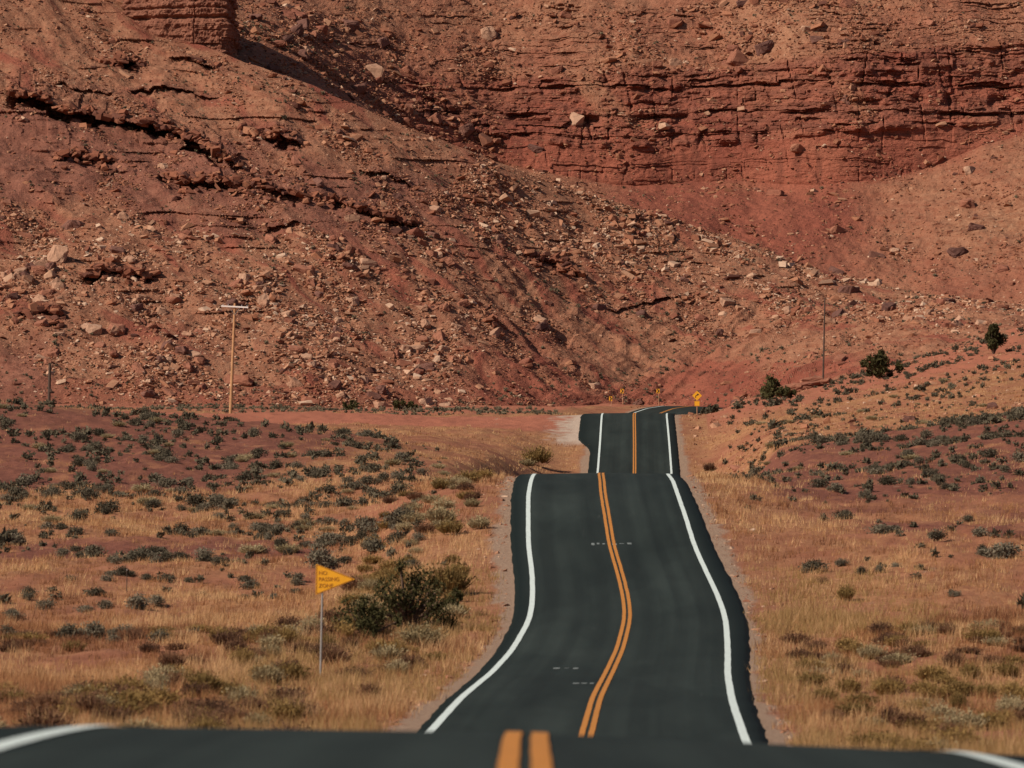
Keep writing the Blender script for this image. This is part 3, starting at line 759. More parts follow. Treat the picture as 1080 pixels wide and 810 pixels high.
# px, py(base), width px, height px, hue, label, tilt
special = [
 (515, 46, 26, 24, 'rock_obj_tan', 'big pale block on the upper canyon slope, left of centre at the photo top', .5),
 (396, 88, 24, 28, 'rock_obj_tan', 'tan block with a black shadow on its right, above the spur ridge', .3),
 (342, 38, 12, 10, 'rock_obj_tan', 'pale block high on the slope just right of the butte', 0),
 (780, 72, 30, 24, 'rock_obj_red', 'tall leaning slab on the slope above the cliff band', .9),
 (862, 46, 22, 12, 'rock_obj_dark', 'dark flat slab on the slope above the cliff, right of the leaning slab', .1),
 (608, 132, 22, 18, 'rock_obj_tan', 'tan blocks heap fallen on the left end of the cliff ledges', .4),
 (62, 280, 26, 26, 'rock_obj_tan', 'large tan block high in the left rubble with shadow on its right', .5),
 (62, 306, 18, 12, 'rock_obj_tan', 'rounded whitish boulder in the left rubble', 0),
 (98, 352, 24, 16, 'rock_obj_tan', 'bright orange-tan boulder above the short dark post', .2),
 (122, 352, 26, 14, 'rock_obj_red', 'red boulder touching the bright orange-tan one', .2),
 (176, 372, 16, 18, 'rock_obj_dark', 'dark pointed rock left of the power pole', .5),
 (190, 374, 18, 14, 'rock_obj_red', 'red pointed rock beside the dark pointed one', .4),
 (146, 342, 10, 6, 'rock_obj_tan', 'small whitish flat stone in the left rubble', 0),
 (78, 244, 26, 18, 'rock_obj_dark', 'dark rough outcrop block under the left bench', .3),
 (100, 176, 32, 22, 'rock_obj_red', 'rough red crag standing below the dark bench', .4),
 (170, 334, 16, 14, 'rock_obj_tan', 'tan block with shadow halfway to the power pole', .3),
 (252, 408, 34, 16, 'rock_obj_red', 'low red boulder pile right at the foot of the power pole', .1),
 (345, 302, 12, 9, 'rock_obj_tan', 'small pale block in the middle of the near hillside', .1),
 (440, 372, 18, 12, 'rock_obj_tan', 'orange-tan rounded boulder near the hill foot', .1),
 (318, 290, 26, 14, 'rock_obj_red', 'red crag on the near hillside with a dark underside', .3),
 (372, 236, 20, 12, 'rock_obj_tan', 'tan slab lying on the purple bench', .2),
 (658, 252, 12, 7, 'rock_obj_tan', 'pale slab on the scree ridge below the cliff', .0),
 (896, 312, 26, 14, 'rock_obj_dark', 'dark reddish boulder on the pale ridge right of centre', .1),
 (1030, 244, 22, 12, 'rock_obj_dark', 'dark block at the top of the right-hand scree', .2),
 (1014, 272, 30, 14, 'rock_obj_dark', 'dark flat block in the right-hand scree', .1),
 (944, 268, 14, 8, 'rock_obj_tan', 'pale stone beside the gully on the right', .0),
 (722, 300, 14, 10, 'rock_obj_dark', 'dark boulder on the scree spur above the road end', .2),
 (1058, 290, 18, 14, 'rock_obj_red', 'red block low in the right-hand scree by the frame edge', .3),
]
for k, (px, py, w_, h_, mk, lab, tilt) in enumerate(special):
    p = at_hill(px, py - h_ * .3); s = p.y / F
    o = link('boulder', boulder_mesh(700 + k, .9), M[mk], loc=p, rot=(random.gauss(0, .15), tilt * .6, random.uniform(-.4, .4)))
    o.scale = (w_ * s * .5, w_ * s * .42, h_ * s * .55)
    tag(o, lab, 'boulder', 'large single boulders on the hills')

# red slab outcrop right of the road below the pole
base = empty('rock_outcrop', (x_of(850, 672), 672, float(ground_z(x_of(850, 672), 672))))
tag(base, 'low outcrop of tilted red slabs below the right-hand power pole', 'rock outcrop')
for k, (dx, dz, w_, h_) in enumerate([(-2.2, .1, 1.8, .7), (0, .5, 2.2, .8), (1.8, .9, 1.7, .8), (.6, 1.4, 1.6, .6), (-1.4, -.2, 2.4, .5), (2.8, .1, 1.5, .6)]):
    o = link('slab', boulder_mesh(800 + k, .6), M['rock_obj_red'], base, (dx, dz * 1.2, dz * .8 + .1), (.1, -.22, random.uniform(-.2, .2)), (w_, w_ * .7, h_))

# ------------------------------------------------------------------ plants
def leaf_tris(pts, size, r, up=0.0, asp=1.6):
    n = len(pts); a = r.normal(0, 1, (n, 3)); a[:, 2] += up; a /= np.linalg.norm(a, axis=1)[:, None]
    b = np.cross(a, r.normal(0, 1, (n, 3))); b /= np.linalg.norm(b, axis=1)[:, None]
    s = size * r.uniform(.6, 1.4, (n, 1))
    v = np.stack([pts - b * s * .5, pts + b * s * .5, pts + a * s * asp], 1).reshape(-1, 3)
    f = np.arange(3 * n).reshape(-1, 3)
    return v, f

def stem_tubes(segs, r0, r1=.4):
    V, Fc = [], []
    for a, b in segs:
        a, b = Vector(a), Vector(b); d_ = (b - a).normalized(); s = d_.orthogonal().normalized(); t_ = d_.cross(s)
        i0 = len(V)
        for P_, rr in ((a, r0), (b, r0 * r1)):
            for k in range(5):
                an = k * 2 * math.pi / 5; V.append(P_ + (s * math.cos(an) + t_ * math.sin(an)) * rr)
        for k in range(5):
            Fc.append([i0 + k, i0 + (k + 1) % 5, i0 + 5 + (k + 1) % 5, i0 + 5 + k])
    return np.array([v[:] for v in V]), np.array(Fc)

def sage_arrays(seed, n=260, h=.8, w=1.0, leaf=.10):
    r = np.random.default_rng(seed)
    nc = 9; ca = r.uniform(0, 2 * np.pi, nc); cr = r.uniform(.0, .36, nc) * w
    cc = np.stack([cr * np.cos(ca), cr * np.sin(ca), r.uniform(.22, .55, nc) * h], 1); rad = r.uniform(.26, .40, nc) * w
    k = r.integers(0, nc, n); dv = r.normal(0, 1, (n, 3)); dv /= np.linalg.norm(dv, axis=1)[:, None]
    p = cc[k] + dv * (rad[k] * r.uniform(.35, 1.0, n))[:, None] * [1, 1, .95]
    p[:, 2] = np.maximum(p[:, 2], .03)
    return leaf_tris(p, leaf, r, .7)
sage_meshes = [mesh_from('sagebrush', *sage_arrays(900 + i, 1100, (.75, .9, .65, .8, .7, .85)[i], leaf=.055)) for i in range(6)]
for m_ in sage_meshes: m_.materials.append(M['sage'])

def broom_arrays(seed, n=420, h=1.0, spread=.55, wd=.022):
    r = np.random.default_rng(seed)
    a = r.uniform(0, 2 * np.pi, n); rr = np.sqrt(r.uniform(0, 1, n)); b0 = np.stack([rr * np.cos(a) * .18, rr * np.sin(a) * .18, 0 * a], 1)
    L_ = h * r.uniform(.55, 1.05, n) * (1 - .25 * rr ** 2)
    dirn = np.stack([rr * np.cos(a) * spread, rr * np.sin(a) * spread, 1 - .3 * rr], 1) + r.normal(0, .13, (n, 3))
    dirn /= np.linalg.norm(dirn, axis=1)[:, None]
    tip = b0 + dirn * L_[:, None]; mid = b0 + dirn * (L_ * .35)[:, None]
    sd = np.cross(dirn, r.normal(0, 1, (n, 3))); sd /= np.linalg.norm(sd, axis=1)[:, None]
    v = np.stack([mid - sd * wd, tip + sd * wd * .3, mid + sd * wd], 1).reshape(-1, 3)
    lv, lf = leaf_tris(tip - dirn * (L_ * r.uniform(0, .35, n))[:, None], .055, r, .8)
    f = np.arange(3 * n).reshape(-1, 3)
    return np.vstack([v, lv]), np.vstack([f, lf + len(v)])
def brooms(mk, n=3, **k):
    out = []
    for i in range(n):
        m_ = mesh_from('brush', *broom_arrays(1200 + i * 7 + len(mk), **k)); m_.materials.append(M[mk]); out.append(m_)
    return out
BR = {mk: brooms(mk) for mk in ('olive', 'straw', 'russet')}

TUS = []
for i in range(3):
    m_ = mesh_from('tussock', *broom_arrays(1300 + i)); m_.materials.append(M['straw']); TUS.append(m_)
# distribution of sagebrush over the flats (world density)
def clear_of_road(xx, yy, m=6.6): return np.abs(off_of(xx, yy)) > m
cand = []
def field(n, y0, y1, xf, thin=None):
    yy = rng.uniform(y0, y1, n * 4); a, b = xf(yy); xx = a + (b - a) * rng.uniform(0, 1, n * 4)
    dn = sstep(-.5, .5, fbm(xx / 8, yy / 18, 2, 501))
    k = (rng.uniform(0, 1, len(xx)) < dn) & clear_of_road(xx, yy)
    if thin is not None: k &= thin(xx, yy)
    xx, yy = xx[k][:n], yy[k][:n]; cand.append((xx, yy)); return xx, yy
f1 = field(300, 250, 335, lambda y: (x_of(-40, y), x_of(445, y)))
f2 = field(520, 335, 492, lambda y: (x_of(-40, y), x_of(470, y) - (y - 335) * .03))
f3 = field(50, 190, 250, lambda y: (x_of(-40, y), x_of(330, y)))
f4 = field(150, 395, 440, lambda y: (x_of(880, y) - (y-395)*.02, x_of(1120, y)))
f5 = field(190, 280, 420, lambda y: (x_of(860, y), x_of(1120, y)))
f6 = field(40, 215, 280, lambda y: (x_of(850, y), x_of(1120, y)))
f7 = field(60, 330, 400, lambda y: (x_of(770, y), x_of(930, y)), lambda xx, yy: np.abs((yy - 330) - (xx - 13) * 4.2) < 14)
f8 = field(700, 560, 760, lambda y: (x_of(770, y), x_of(1120, y)))
f11 = field(500, 240, 500, lambda y: (x_of(-40, y), x_of(470, y)))
f12 = field(600, 270, 560, lambda y: (x_of(770, y), x_of(1120, y)))
f9 = field(70, 655, 690, lambda y: (x_of(-20, y), x_of(560, y)))
f10 = field(60, 400, 560, lambda y: (x_of(740, y), x_of(860, y)))
sx = np.concatenate([c[0] for c in cand]); sy = np.concatenate([c[1] for c in cand])
fid = np.concatenate([np.full(len(c[0]), (1, 2, 3, 4, 5, 6, 7, 8, 11, 12, 9, 10)[i]) for i, c in enumerate(cand)])
ssz = np.clip(rng.lognormal(-.58, .36, len(sx)), .22, 1.3); ssz[(fid >= 8)] *= .85; ssz[fid > 10] *= .6
sz = ground_z(sx, sy) - .03
spx, spy = proj(np.stack([sx, sy, sz], 1))
sapp = np.where((spx > 2) & (spx < 1078) & (spy < 800), ssz / sy, 0)
sord = np.argsort(-sapp)
NS = 296
SG = {}
for i in (1, 2, 3): SG[i] = ('dark grey-green sagebrush clump on the flat left of the road', 'sagebrush left of the road')
for i in (4, 5, 6, 7): SG[i] = ('dark grey-green sagebrush clump on the purple mound right of the road', 'sagebrush right of the road')
for i in (8, 10): SG[i] = ('small sagebrush clump on the far right-hand slope below the hill', 'sagebrush on the far right-hand slope')
SG[11] = SG[1]; SG[12] = SG[4]
SG[9] = ('small sagebrush clump along the foot of the left hillside', 'sagebrush at the foot of the hillside')
for n_, i in enumerate(sord[:NS]):
    o = link('sagebrush', sage_meshes[n_ % 6], None, loc=(sx[i], sy[i], sz[i]), rot=(0, 0, random.uniform(0, 6.28)))
    s_ = ssz[i]; o.scale = (s_ * random.uniform(.9, 1.35), s_ * random.uniform(.9, 1.2), s_ * random.uniform(.75, 1.05))
    tag(o, SG[int(fid[i])][0], 'shrub', SG[int(fid[i])][1])
# the rest, and the specks of scrub up on the hills, as one uncountable mass
rs = sord[NS:]
pos = [np.stack([sx[rs], sy[rs], sz[rs]], 1)]; scl = [ssz[rs]]; tn_ = [rng.uniform(0, .5, len(rs))]
for info, nn, cond in ((A_info, 2600, (A_info['t'] > .01) & (A_info['t'] < .99) & (A_info['u'] > -180) & (A_info['u'] < 1260)), (B_info, 900, (B_info['s'] > .2) & (B_info['s'] < 4.5) & (B_info['u'] > -120) & (B_info['u'] < 1200) & (B_info['talus'] > .6))):
    P = info['P']; w = cond * (.1 + sstep(-.2, .7, fbm(P[:, 0] / 14, P[:, 2] / 7, 2, 601)))
    ix = pick(info, w, nn); pos.append(P[ix]); scl.append(np.clip(rng.lognormal(-1.15, .35, nn), .15, .9)); tn_.append(rng.uniform(.1, 1, nn))
# weedy fringe at the foot of the slope
yy = rng.uniform(645, 692, 900); xx = rng.uniform(-60, 6, 900); pos.append(np.stack([xx, yy, ground_z(xx, yy)], 1)); scl.append(rng.uniform(.2, .55, 900)); tn_.append(rng.uniform(.4, 1, 900))
pos = np.vstack(pos); scl = np.concatenate(scl); tn_ = np.concatenate(tn_)
var = [sage_arrays(950 + i, 46, .8, 1.0, .24) for i in range(5)]
s3 = scl[:, None] * rng.uniform(.8, 1.25, (len(scl), 3))
rz_ = np.zeros((len(scl), 3, 3)); an = rng.uniform(0, 6.28, len(scl)); rz_[:, 0, 0] = np.cos(an); rz_[:, 0, 1] = -np.sin(an); rz_[:, 1, 0] = np.sin(an); rz_[:, 1, 1] = np.cos(an); rz_[:, 2, 2] = 1
Vv, Ff, Tt = merge(var, pos, s3, rz_, tn_, rng.integers(0, 5, len(scl)))
tag(link('desert_scrub', mesh_from('desert_scrub', Vv, Ff, dict(tint=Tt)), M['scrub']), 'tiny grey-green scrub specks dotted over the distant slopes', 'scrub', kind='stuff')

# pale dry tussocks between the sagebrush
for n_ in range(70):
    if n_ < 45: dd = random.uniform(255, 470); px = random.uniform(0, 470)
    else: dd = random.uniform(330, 620); px = random.uniform(790, 1078)
    xx = x_of(px, dd)
    if abs(float(off_of(xx, dd))) < 7: continue
    o = link('tussock', TUS[n_ % 3], None, loc=(xx, dd, float(ground_z(xx, dd)) - .03), rot=(0, 0, random.uniform(0, 6.28)))
    q = random.uniform(.5, 1.0); o.scale = (q * 1.3, q * 1.1, q * .6)
    tag(o, 'pale straw tussock among the dark shrubs ' + ('left' if n_ < 45 else 'right') + ' of the road', 'grass tussock', 'pale tussocks ' + ('left' if n_ < 45 else 'right') + ' of the road')
# brush along the road banks
def bush(mk, px, dd, w_, h_, lab, grp=None, off=None):
    xx = x_of(px, dd); zz = float(ground_z(xx, dd))
    o = link({'olive': 'rabbitbrush', 'straw': 'rabbitbrush', 'russet': 'desert_bush'}[mk], BR[mk][random.randrange(3)], None, loc=(xx, dd, zz - .05), rot=(0, 0, random.uniform(0, 6.28)))
    o.scale = (w_, w_ * .9, h_)
    return tag(o, lab, 'bush', grp)
bush('straw', 443, 196, 1.5, 1.0, 'pale grey-green rabbitbrush with upright stems below the dark juniper bush')
bush('olive', 474, 226, 1.6, 1.6, 'tall olive rabbitbrush just right of the dark juniper bush')
bush('straw', 465, 262, 1.5, 1.1, 'pale silvery sage on the bank above the olive rabbitbrush')
bush('straw', 505, 258, 1.1, .8, 'low pale sage between the silvery sage and the road')
bush('olive', 494, 296, 1.3, .9, 'rounded olive-brown bush at the top of the left bank')
bush('olive', 567, 560, 3.0, 2.3, 'wide olive bush beside the pale gravel turnout')
bush('straw', 556, 548, 1.6, 1.0, 'straw-coloured bush left of the gravel turnout bush')
bush('russet', 748, 560, 1.3, 1.2, 'dark brown bush right of the far stretch of road')
bush('olive', 892, 222, .7, .8, 'small olive bush alone in the grass right of the road')
bush('russet', 868, 232, .5, .4, 'small rust-red bush beside the small olive one')
bush('olive', 100, 146, .9, .8, 'dark olive bush near the lower left corner')
bush('olive', 1010, 152, .45, .75, 'narrow upright green weed in the lower right grass')
GR = {'olive': 'olive', 'straw': 'straw-coloured', 'russet': 'rust-brown'}
for i in range(105):   # left bank
    mk = random.choice(['olive', 'straw', 'russet', 'olive', 'russet']); dd = random.uniform(124, 205); oo = random.uniform(6.0, 13.5)
    xx = float(cx(dd)) - oo; px = 540 + F * xx / dd
    if 315 < px < 372 and dd < 178: continue
    bush(mk, px, dd, random.uniform(.7, 1.2), random.uniform(.4, .8), f'{GR[mk]} bush in the thick brush on the left road bank', f'{GR[mk]} brush on the left bank')
for i in range(125):
    mk = random.choice(['olive', 'olive', 'straw', 'russet']); dd = random.uniform(122, 205); oo = random.uniform(6.0, 16)
    xx = float(cx(dd)) + oo; px = 540 + F * xx / dd
    bush(mk, px, dd, random.uniform(.6, 1.1), random.uniform(.35, .68), f'{GR[mk]} bush in the thick brush on the right road bank', f'{GR[mk]} brush on the right bank')
for i in range(95):
    mk = random.choice(['russet', 'russet', 'olive']); dd = random.choice([random.uniform(138, 152), random.uniform(184, 202)])
    px = random.uniform(-20, 330)
    bush(mk, px, dd, random.uniform(.6, 1.1), random.uniform(.28, .5), f'low {GR[mk]} bush in the grass of the lower left', f'{GR[mk]} bushes lower left')
for i in range(70):   # belt climbing the left bank from the sign to the crest
    mk = random.choice(['straw', 'olive', 'straw', 'olive', 'russet']); dd = random.uniform(203, 306); oo = random.uniform(6.2, 11)
    xx = float(cx(dd)) - oo; q = random.uniform(.6, 1.15)
    bush(mk, 540 + F * xx / dd, dd, q, q * random.uniform(.55, .85), f'{GR[mk]} bush on the left bank between the no passing sign and the second crest', f'{GR[mk]} brush on the upper left bank')
for i in range(34):
    dd = random.uniform(180, 202); px = random.uniform(815, 1090)
    bush('russet', px, dd, random.uniform(.55, .9), random.uniform(.3, .5), 'low rust-brown bush in the dark band right of the road', 'rust-brown band right of the road')
for i in range(14):
    dd = random.uniform(118, 128); px = random.uniform(150, 240)
    bush('olive', px, dd, .45, .4, 'yellow-green weed at the near road edge, lower left', 'yellow-green weeds lower left')

def juniper(px, dd, W, H, lab, seed, dens=1800, mk='juniper', leaf=.11, lobes=12):
    r = np.random.default_rng(seed); xx = x_of(px, dd); zz = float(ground_z(xx, dd)) - .08
    root = empty('juniper_bush', (xx, dd, zz), random.uniform(0, 1)); tag(root, lab, 'bush' if H < 3.2 else 'tree')
    segs = []; cc = []
    for k in range(lobes):
        a = r.uniform(0, 6.28); q = r.uniform(.1, 1.0); c_ = (math.cos(a) * W * .5 * q * .9, math.sin(a) * W * .4 * q * .75, H * r.uniform(.22, .92) * (1.08 - .5 * q)); cc.append(c_)
        m_ = (c_[0] * .35, c_[1] * .35, c_[2] * .45); segs += [((0, 0, 0), m_), (m_, c_)]
    tv, tf = stem_tubes(segs, .05 * H / 2, .6); link('trunk', mesh_from('trunk', tv, tf, smooth=True), M['bark'], root)
    cc = np.array(cc); k = r.integers(0, lobes, dens); rad = r.uniform(.07, .17, lobes) * min(W, H * 1.3)
    dv = r.normal(0, 1, (dens, 3)); dv /= np.linalg.norm(dv, axis=1)[:, None]
    p = cc[k] + dv * (rad[k] * r.uniform(.35, 1.08, dens))[:, None] * [1, 1, 1.35]; p[:, 2] = np.maximum(p[:, 2], .05)
    v, f = leaf_tris(p, leaf, r, 1.0); link('foliage', mesh_from('foliage', v, f), M[mk], root)
    return root
juniper(430, 206, 3.9, 2.7, 'large dark green juniper bush behind the no passing sign', 41, 4200, leaf=.07, lobes=34)
juniper(386, 200, 3.2, 1.5, 'lower dark green juniper bush between the sign tip and the larger juniper', 42, 2400, leaf=.07, lobes=20)
juniper(474, 214, 1.5, 1.3, 'dark green juniper sprawl on the right of the large bush', 43, 1500, leaf=.075)
juniper(1048, 668, 3.2, 3.9, 'upright dark green juniper near the right edge of the photo', 44, 2200, leaf=.22, lobes=14)
juniper(928, 664, 5.2, 3.3, 'wide dark green juniper in the middle of the right slope', 45, 2600, leaf=.22, lobes=16)
juniper(812, 655, 4.0, 3.1, 'dark green juniper left of the right-hand power pole', 46, 2000, leaf=.22)
juniper(828, 652, 2.6, 1.6, 'low green shrub touching the juniper left of the right-hand pole', 47, 1000, leaf=.2)
juniper(430, 682, 6.0, 1.3, 'long low green thicket at the foot of the left hillside', 48, 1600, leaf=.2, lobes=16)
juniper(370, 682, 2.6, 1.3, 'small green thicket at the hill foot right of the tall power pole', 49, 900, leaf=.2)
juniper(748, 668, 3.0, 1.5, 'grey-green brush behind the yellow diamond curve sign', 50, 800, 'scrub', .2)

# ------------------------------------------------------------------ dry grass
def grass_batch(N, y0, y1, hmin, hmax, nb, xs=None):
    yy = y0 + (y1 - y0) * rng.uniform(0, 1, N) ** 1.15; xx = rng.uniform(-1, 1, N) * (.097 * yy + 3.0)
    g, pu, di, gr, tu_ = ground_masks(xx, yy)
    k = (rng.uniform(0, 1, N) < g * 1.15 * (.25 + .9 * sstep(-.35, .35, fbm(xx / .9, yy / 2.0, 2, 712)))) & (np.abs(off_of(xx, yy)) > np.interp(yy, [120, 180, 240, 300], [4.28, 4.5, 4.75, 5.05]) + .3 * fbm(xx / 1.2, yy / 2.5, 2, 711)); xx, yy, g = xx[k], yy[k], g[k]
    n = len(xx); zz = ground_z(xx, yy)
    tint = np.clip(.46 + .42 * fbm(xx / 5, yy / 12, 3, 701) + rng.normal(0, .13, n), 0, .86)
    near = (1 - sstep(7, 15, np.abs(off_of(xx, yy)) + 2 * fbm(xx / 2, yy / 5, 2, 703))) * (yy < 240) * (rng.uniform(0, 1, n) < .8)
    tint = np.where(near > .4, rng.uniform(.88, 1, n), tint)
    dark = sstep(.2, .7, fbm(xx / 7, yy / 7, 3, 705) + .95 * np.exp(-((yy - 192) / 9) ** 2) + .8 * np.exp(-((yy - 146) / 9) ** 2) - .05) * (rng.uniform(0, 1, n) < .8)
    tint = np.where(dark > .5, tint * .35, tint)
    pal = (rng.uniform(0, 1, n) < .75 * sstep(.15, .5, fbm(xx / 3.5, yy / 9, 3, 721) + .35 * (np.abs(off_of(xx, yy)) < 13)))
    tint = np.where(pal & (tint > .3) & (tint < .87), rng.uniform(.62, .76, n), tint)
    hgt = rng.uniform(hmin, hmax, n) * (.6 + .5 * g) * (1 + .35 * pal)
    B = nb; xx = np.repeat(xx, B); yy = np.repeat(yy, B); zz = np.repeat(zz, B); hg = np.repeat(hgt, B) * rng.uniform(.5, 1.1, n * B); ti = np.repeat(tint, B)
    m = n * B; cr = .10 + .0003 * yy
    bx = xx + rng.normal(0, 1, m) * cr; by = yy + rng.normal(0, 1, m) * cr
    an = rng.uniform(0, np.pi, m); wd = np.maximum(.008, .00006 * yy) * rng.uniform(.6, 1.4, m)
    sx_, sy_ = np.cos(an) * wd, np.sin(an) * wd * .5
    lx = rng.normal(.08, .28, m) * hg; ly = rng.normal(0, .25, m) * hg
    v = np.stack([np.stack([bx - sx_, by - sy_, zz - .03], 1), np.stack([bx + sx_, by + sy_, zz - .03], 1), np.stack([bx + lx, by + ly, zz + hg], 1)], 1).reshape(-1, 3)
    return v, np.repeat(ti, 3)
gb = [grass_batch(56000, 112, 215, .20, .50, 9), grass_batch(46000, 205, 345, .16, .40, 7), grass_batch(36000, 335, 700, .14, .34, 5)]
gv_ = np.vstack([a for a, _ in gb]); gt = np.concatenate([b for _, b in gb])
tag(link('dry_grass', mesh_from('dry_grass', gv_, np.arange(len(gv_)).reshape(-1, 3), dict(tint=gt)), M['grass']), 'dry straw and rust coloured desert grass covering both sides of the road', 'grass', kind='stuff')

# ------------------------------------------------------------------ poles and signs
def tube(name, p0, p1, r0, r1, mat, parent, n=12):
    p0, p1 = Vector(p0), Vector(p1); d_ = (p1 - p0); L_ = d_.length
    bm = bmesh.new(); bmesh.ops.create_cone(bm, cap_ends=True, segments=n, radius1=r0, radius2=r1, depth=L_)
    q = d_.to_track_quat('Z', 'Y').to_matrix().to_4x4(); bmesh.ops.transform(bm, matrix=Matrix.Translation((p0 + p1) / 2) @ q, verts=bm.verts)
    me = bpy.data.meshes.new(name); bm.to_mesh(me); bm.free()
    return link(name, me, mat, parent)
def box(name, c, s, mat, parent, rot=None, bev=.01):
    bm = bmesh.new(); bmesh.ops.create_cube(bm, size=1); bmesh.ops.scale(bm, vec=s, verts=bm.verts)
    if bev: bmesh.ops.bevel(bm, geom=bm.edges[:], offset=bev, segments=2, affect='EDGES')
    me = bpy.data.meshes.new(name); bm.to_mesh(me); bm.free()
    o = link(name, me, mat, parent, c)
    if rot: o.rotation_euler = rot
    return o
def plate(name, pts, thick, mat, parent, y=0):
    bm = bmesh.new(); vs = [bm.verts.new((px, y, pz)) for px, pz in pts]; f = bm.faces.new(vs)
    ex = bmesh.ops.extrude_face_region(bm, geom=[f]); bmesh.ops.translate(bm, vec=(0, thick, 0), verts=[v for v in ex['geom'] if isinstance(v, bmesh.types.BMVert)])
    bmesh.ops.recalc_face_normals(bm, faces=bm.faces[:]); me = bpy.data.meshes.new(name); bm.to_mesh(me); bm.free()
    return link(name, me, mat, parent)
def gz(xx, yy): return float(ground_z(xx, yy))
def round_poly(pts, r=.06, n=4):
    out = []; m = len(pts)
    for i in range(m):
        a, b, c = Vector(pts[i - 1]), Vector(pts[i]), Vector(pts[(i + 1) % m]); p = b + (a - b).normalized() * r; q = b + (c - b).normalized() * r
        for k in range(n + 1):
            t = k / n; out.append(tuple((1 - t) ** 2 * p + 2 * t * (1 - t) * b + t * t * q))
    return out

# tall pale pole
d0 = 650; x0 = x_of(243, d0); t = empty('power_pole', (x0, d0, gz(x0, d0))); S_ = d0 / F
tag(t, 'tall pale wooden power pole with a white crossarm on the left', 'power pole')
hh = 116 * S_; lean = 4.6 * S_
tube('pole', (0, 0, -.3), (lean, 0, hh), .20, .13, M['wood'], t)
box('crossarm', (lean * .97, -.17, hh - 3.8 * S_), (3.1, .13, .17), M['armwood'], t, (0, R(3), 0))
for k, dx in enumerate((-1.35, -.75, .8, 1.4)):
    tube('insulator', (lean + dx, -.17, hh - 3.8 * S_ - dx * .05 + .05), (lean + dx, -.17, hh - 3.8 * S_ - dx * .05 + .27), .05, .035, M['porcelain'], t, 8)
tube('brace', (lean * .92, -.14, hh - 1.35), (lean - .65, -.17, hh - .42), .025, .025, M['steel'], t, 6)
tube('brace', (lean * .92, -.14, hh - 1.35), (lean + .6, -.17, hh - .50), .025, .025, M['steel'], t, 6)
# dark pole right
d0 = 690; x0 = x_of(868, d0); zg = gz(x0, d0); t = empty('power_pole', (x0, d0, zg)); S_ = d0 / F
tag(t, 'thin dark brown power pole standing alone on the right slope', 'power pole')
tube('pole', (0, 0, -.5), (.25, 0, z_of(314, d0) - zg), .12, .08, M['darkwood'], t)

# short dark post left
d0 = 600; x0 = x_of(51, d0); zg = gz(x0, d0); t = empty('utility_post', (x0, d0, zg))
tag(t, 'short dark timber post rising behind the left purple mound', 'post')
tube('pole', (0, 0, -.4), (.15, 0, z_of(384, d0) - zg), .17, .15, M['darkwood'], t)
box('junction_box', (.22, -.06, z_of(412, d0) - zg), (.28, .2, .35), M['darkwood'], t)
# thin stake in the left flat
d0 = 236; x0 = x_of(134, d0); t = empty('fence_stake', (x0, d0, gz(x0, d0))); tag(t, 'thin dark metal stake alone in the left grass flat', 'stake')
tube('stake', (0, 0, -.2), (0, 0, .95), .02, .02, M['darkwood'], t, 6); box('stake_cap', (0, 0, .97), (.05, .05, .05), M['steel'], t, bev=.005)

def text_obj(name, body, size, mat, parent, x, y, z, bold=0, align='LEFT', rot=0):
    cu = bpy.data.curves.new(name, 'FONT'); cu.body = body; cu.size = size; cu.extrude = .002; cu.offset = bold; cu.align_x = align
    to = bpy.data.objects.new('tmp', cu); C.objects.link(to); bpy.context.view_layer.update()
    me = bpy.data.meshes.new_from_object(to); bpy.data.objects.remove(to); bpy.data.curves.remove(cu)
    me.materials.clear()
    return link(name, me, mat, parent, (x, y, z), (R(90), 0, rot))

# NO PASSING ZONE pennant
d0 = 174; S_ = d0 / F; x0 = x_of(338.5, d0); zg = gz(x0, d0)
t = empty('road_sign', (x0, d0, zg), 0); tag(t, 'orange-yellow triangular no passing zone pennant sign on a thin post', 'road sign')
zt = lambda py: z_of(py, d0) - zg
post = tube('post', (-.02, .04, -.3), (.06, .04, zt(600)), .032, .030, M['steel'], t, 8)
L0, Rg = (333 - 338.5) * S_, (375 - 338.5) * S_
tri = [(L0, zt(627.5)), (Rg, zt(611)), (L0 + .01, zt(594.5))]
panel = plate('sign_panel', round_poly(tri, .05), .012, M['signblack'], t, y=0)
def inset(pts, k):
    c = Vector((sum(p[0] for p in pts) / 3, sum(p[1] for p in pts) / 3)); return [tuple(c + (Vector(p) - c) * k) for p in pts]
M['signborder'] = mat_flat('sign_border_brown', (.30, .10, .012), .6, .3, .1, 6)
panel.data.materials.clear(); panel.data.materials.append(M['signyellow'])
def ring(name, outer, inner, y, mat, parent):
    bm = bmesh.new(); n = len(outer); a = [bm.verts.new((p[0], y, p[1])) for p in outer]; b = [bm.verts.new((p[0], y, p[1])) for p in inner]
    for i in range(n): bm.faces.new([a[i], a[(i + 1) % n], b[(i + 1) % n], b[i]])
    me = bpy.data.meshes.new(name); bm.to_mesh(me); bm.free(); return link(name, me, mat, parent)
ring('border', round_poly(inset(tri, .965), .05), round_poly(inset(tri, .90), .045), -.003, M['signborder'], panel)
for body, py, sz_ in (('NO', 606.2, .165), ('PASSING', 612.8, .165), ('ZONE', 619.6, .165)):
    text_obj('lettering', body, sz_, M['signborder'], panel, L0 + .09, -.006, zt(py), .0)
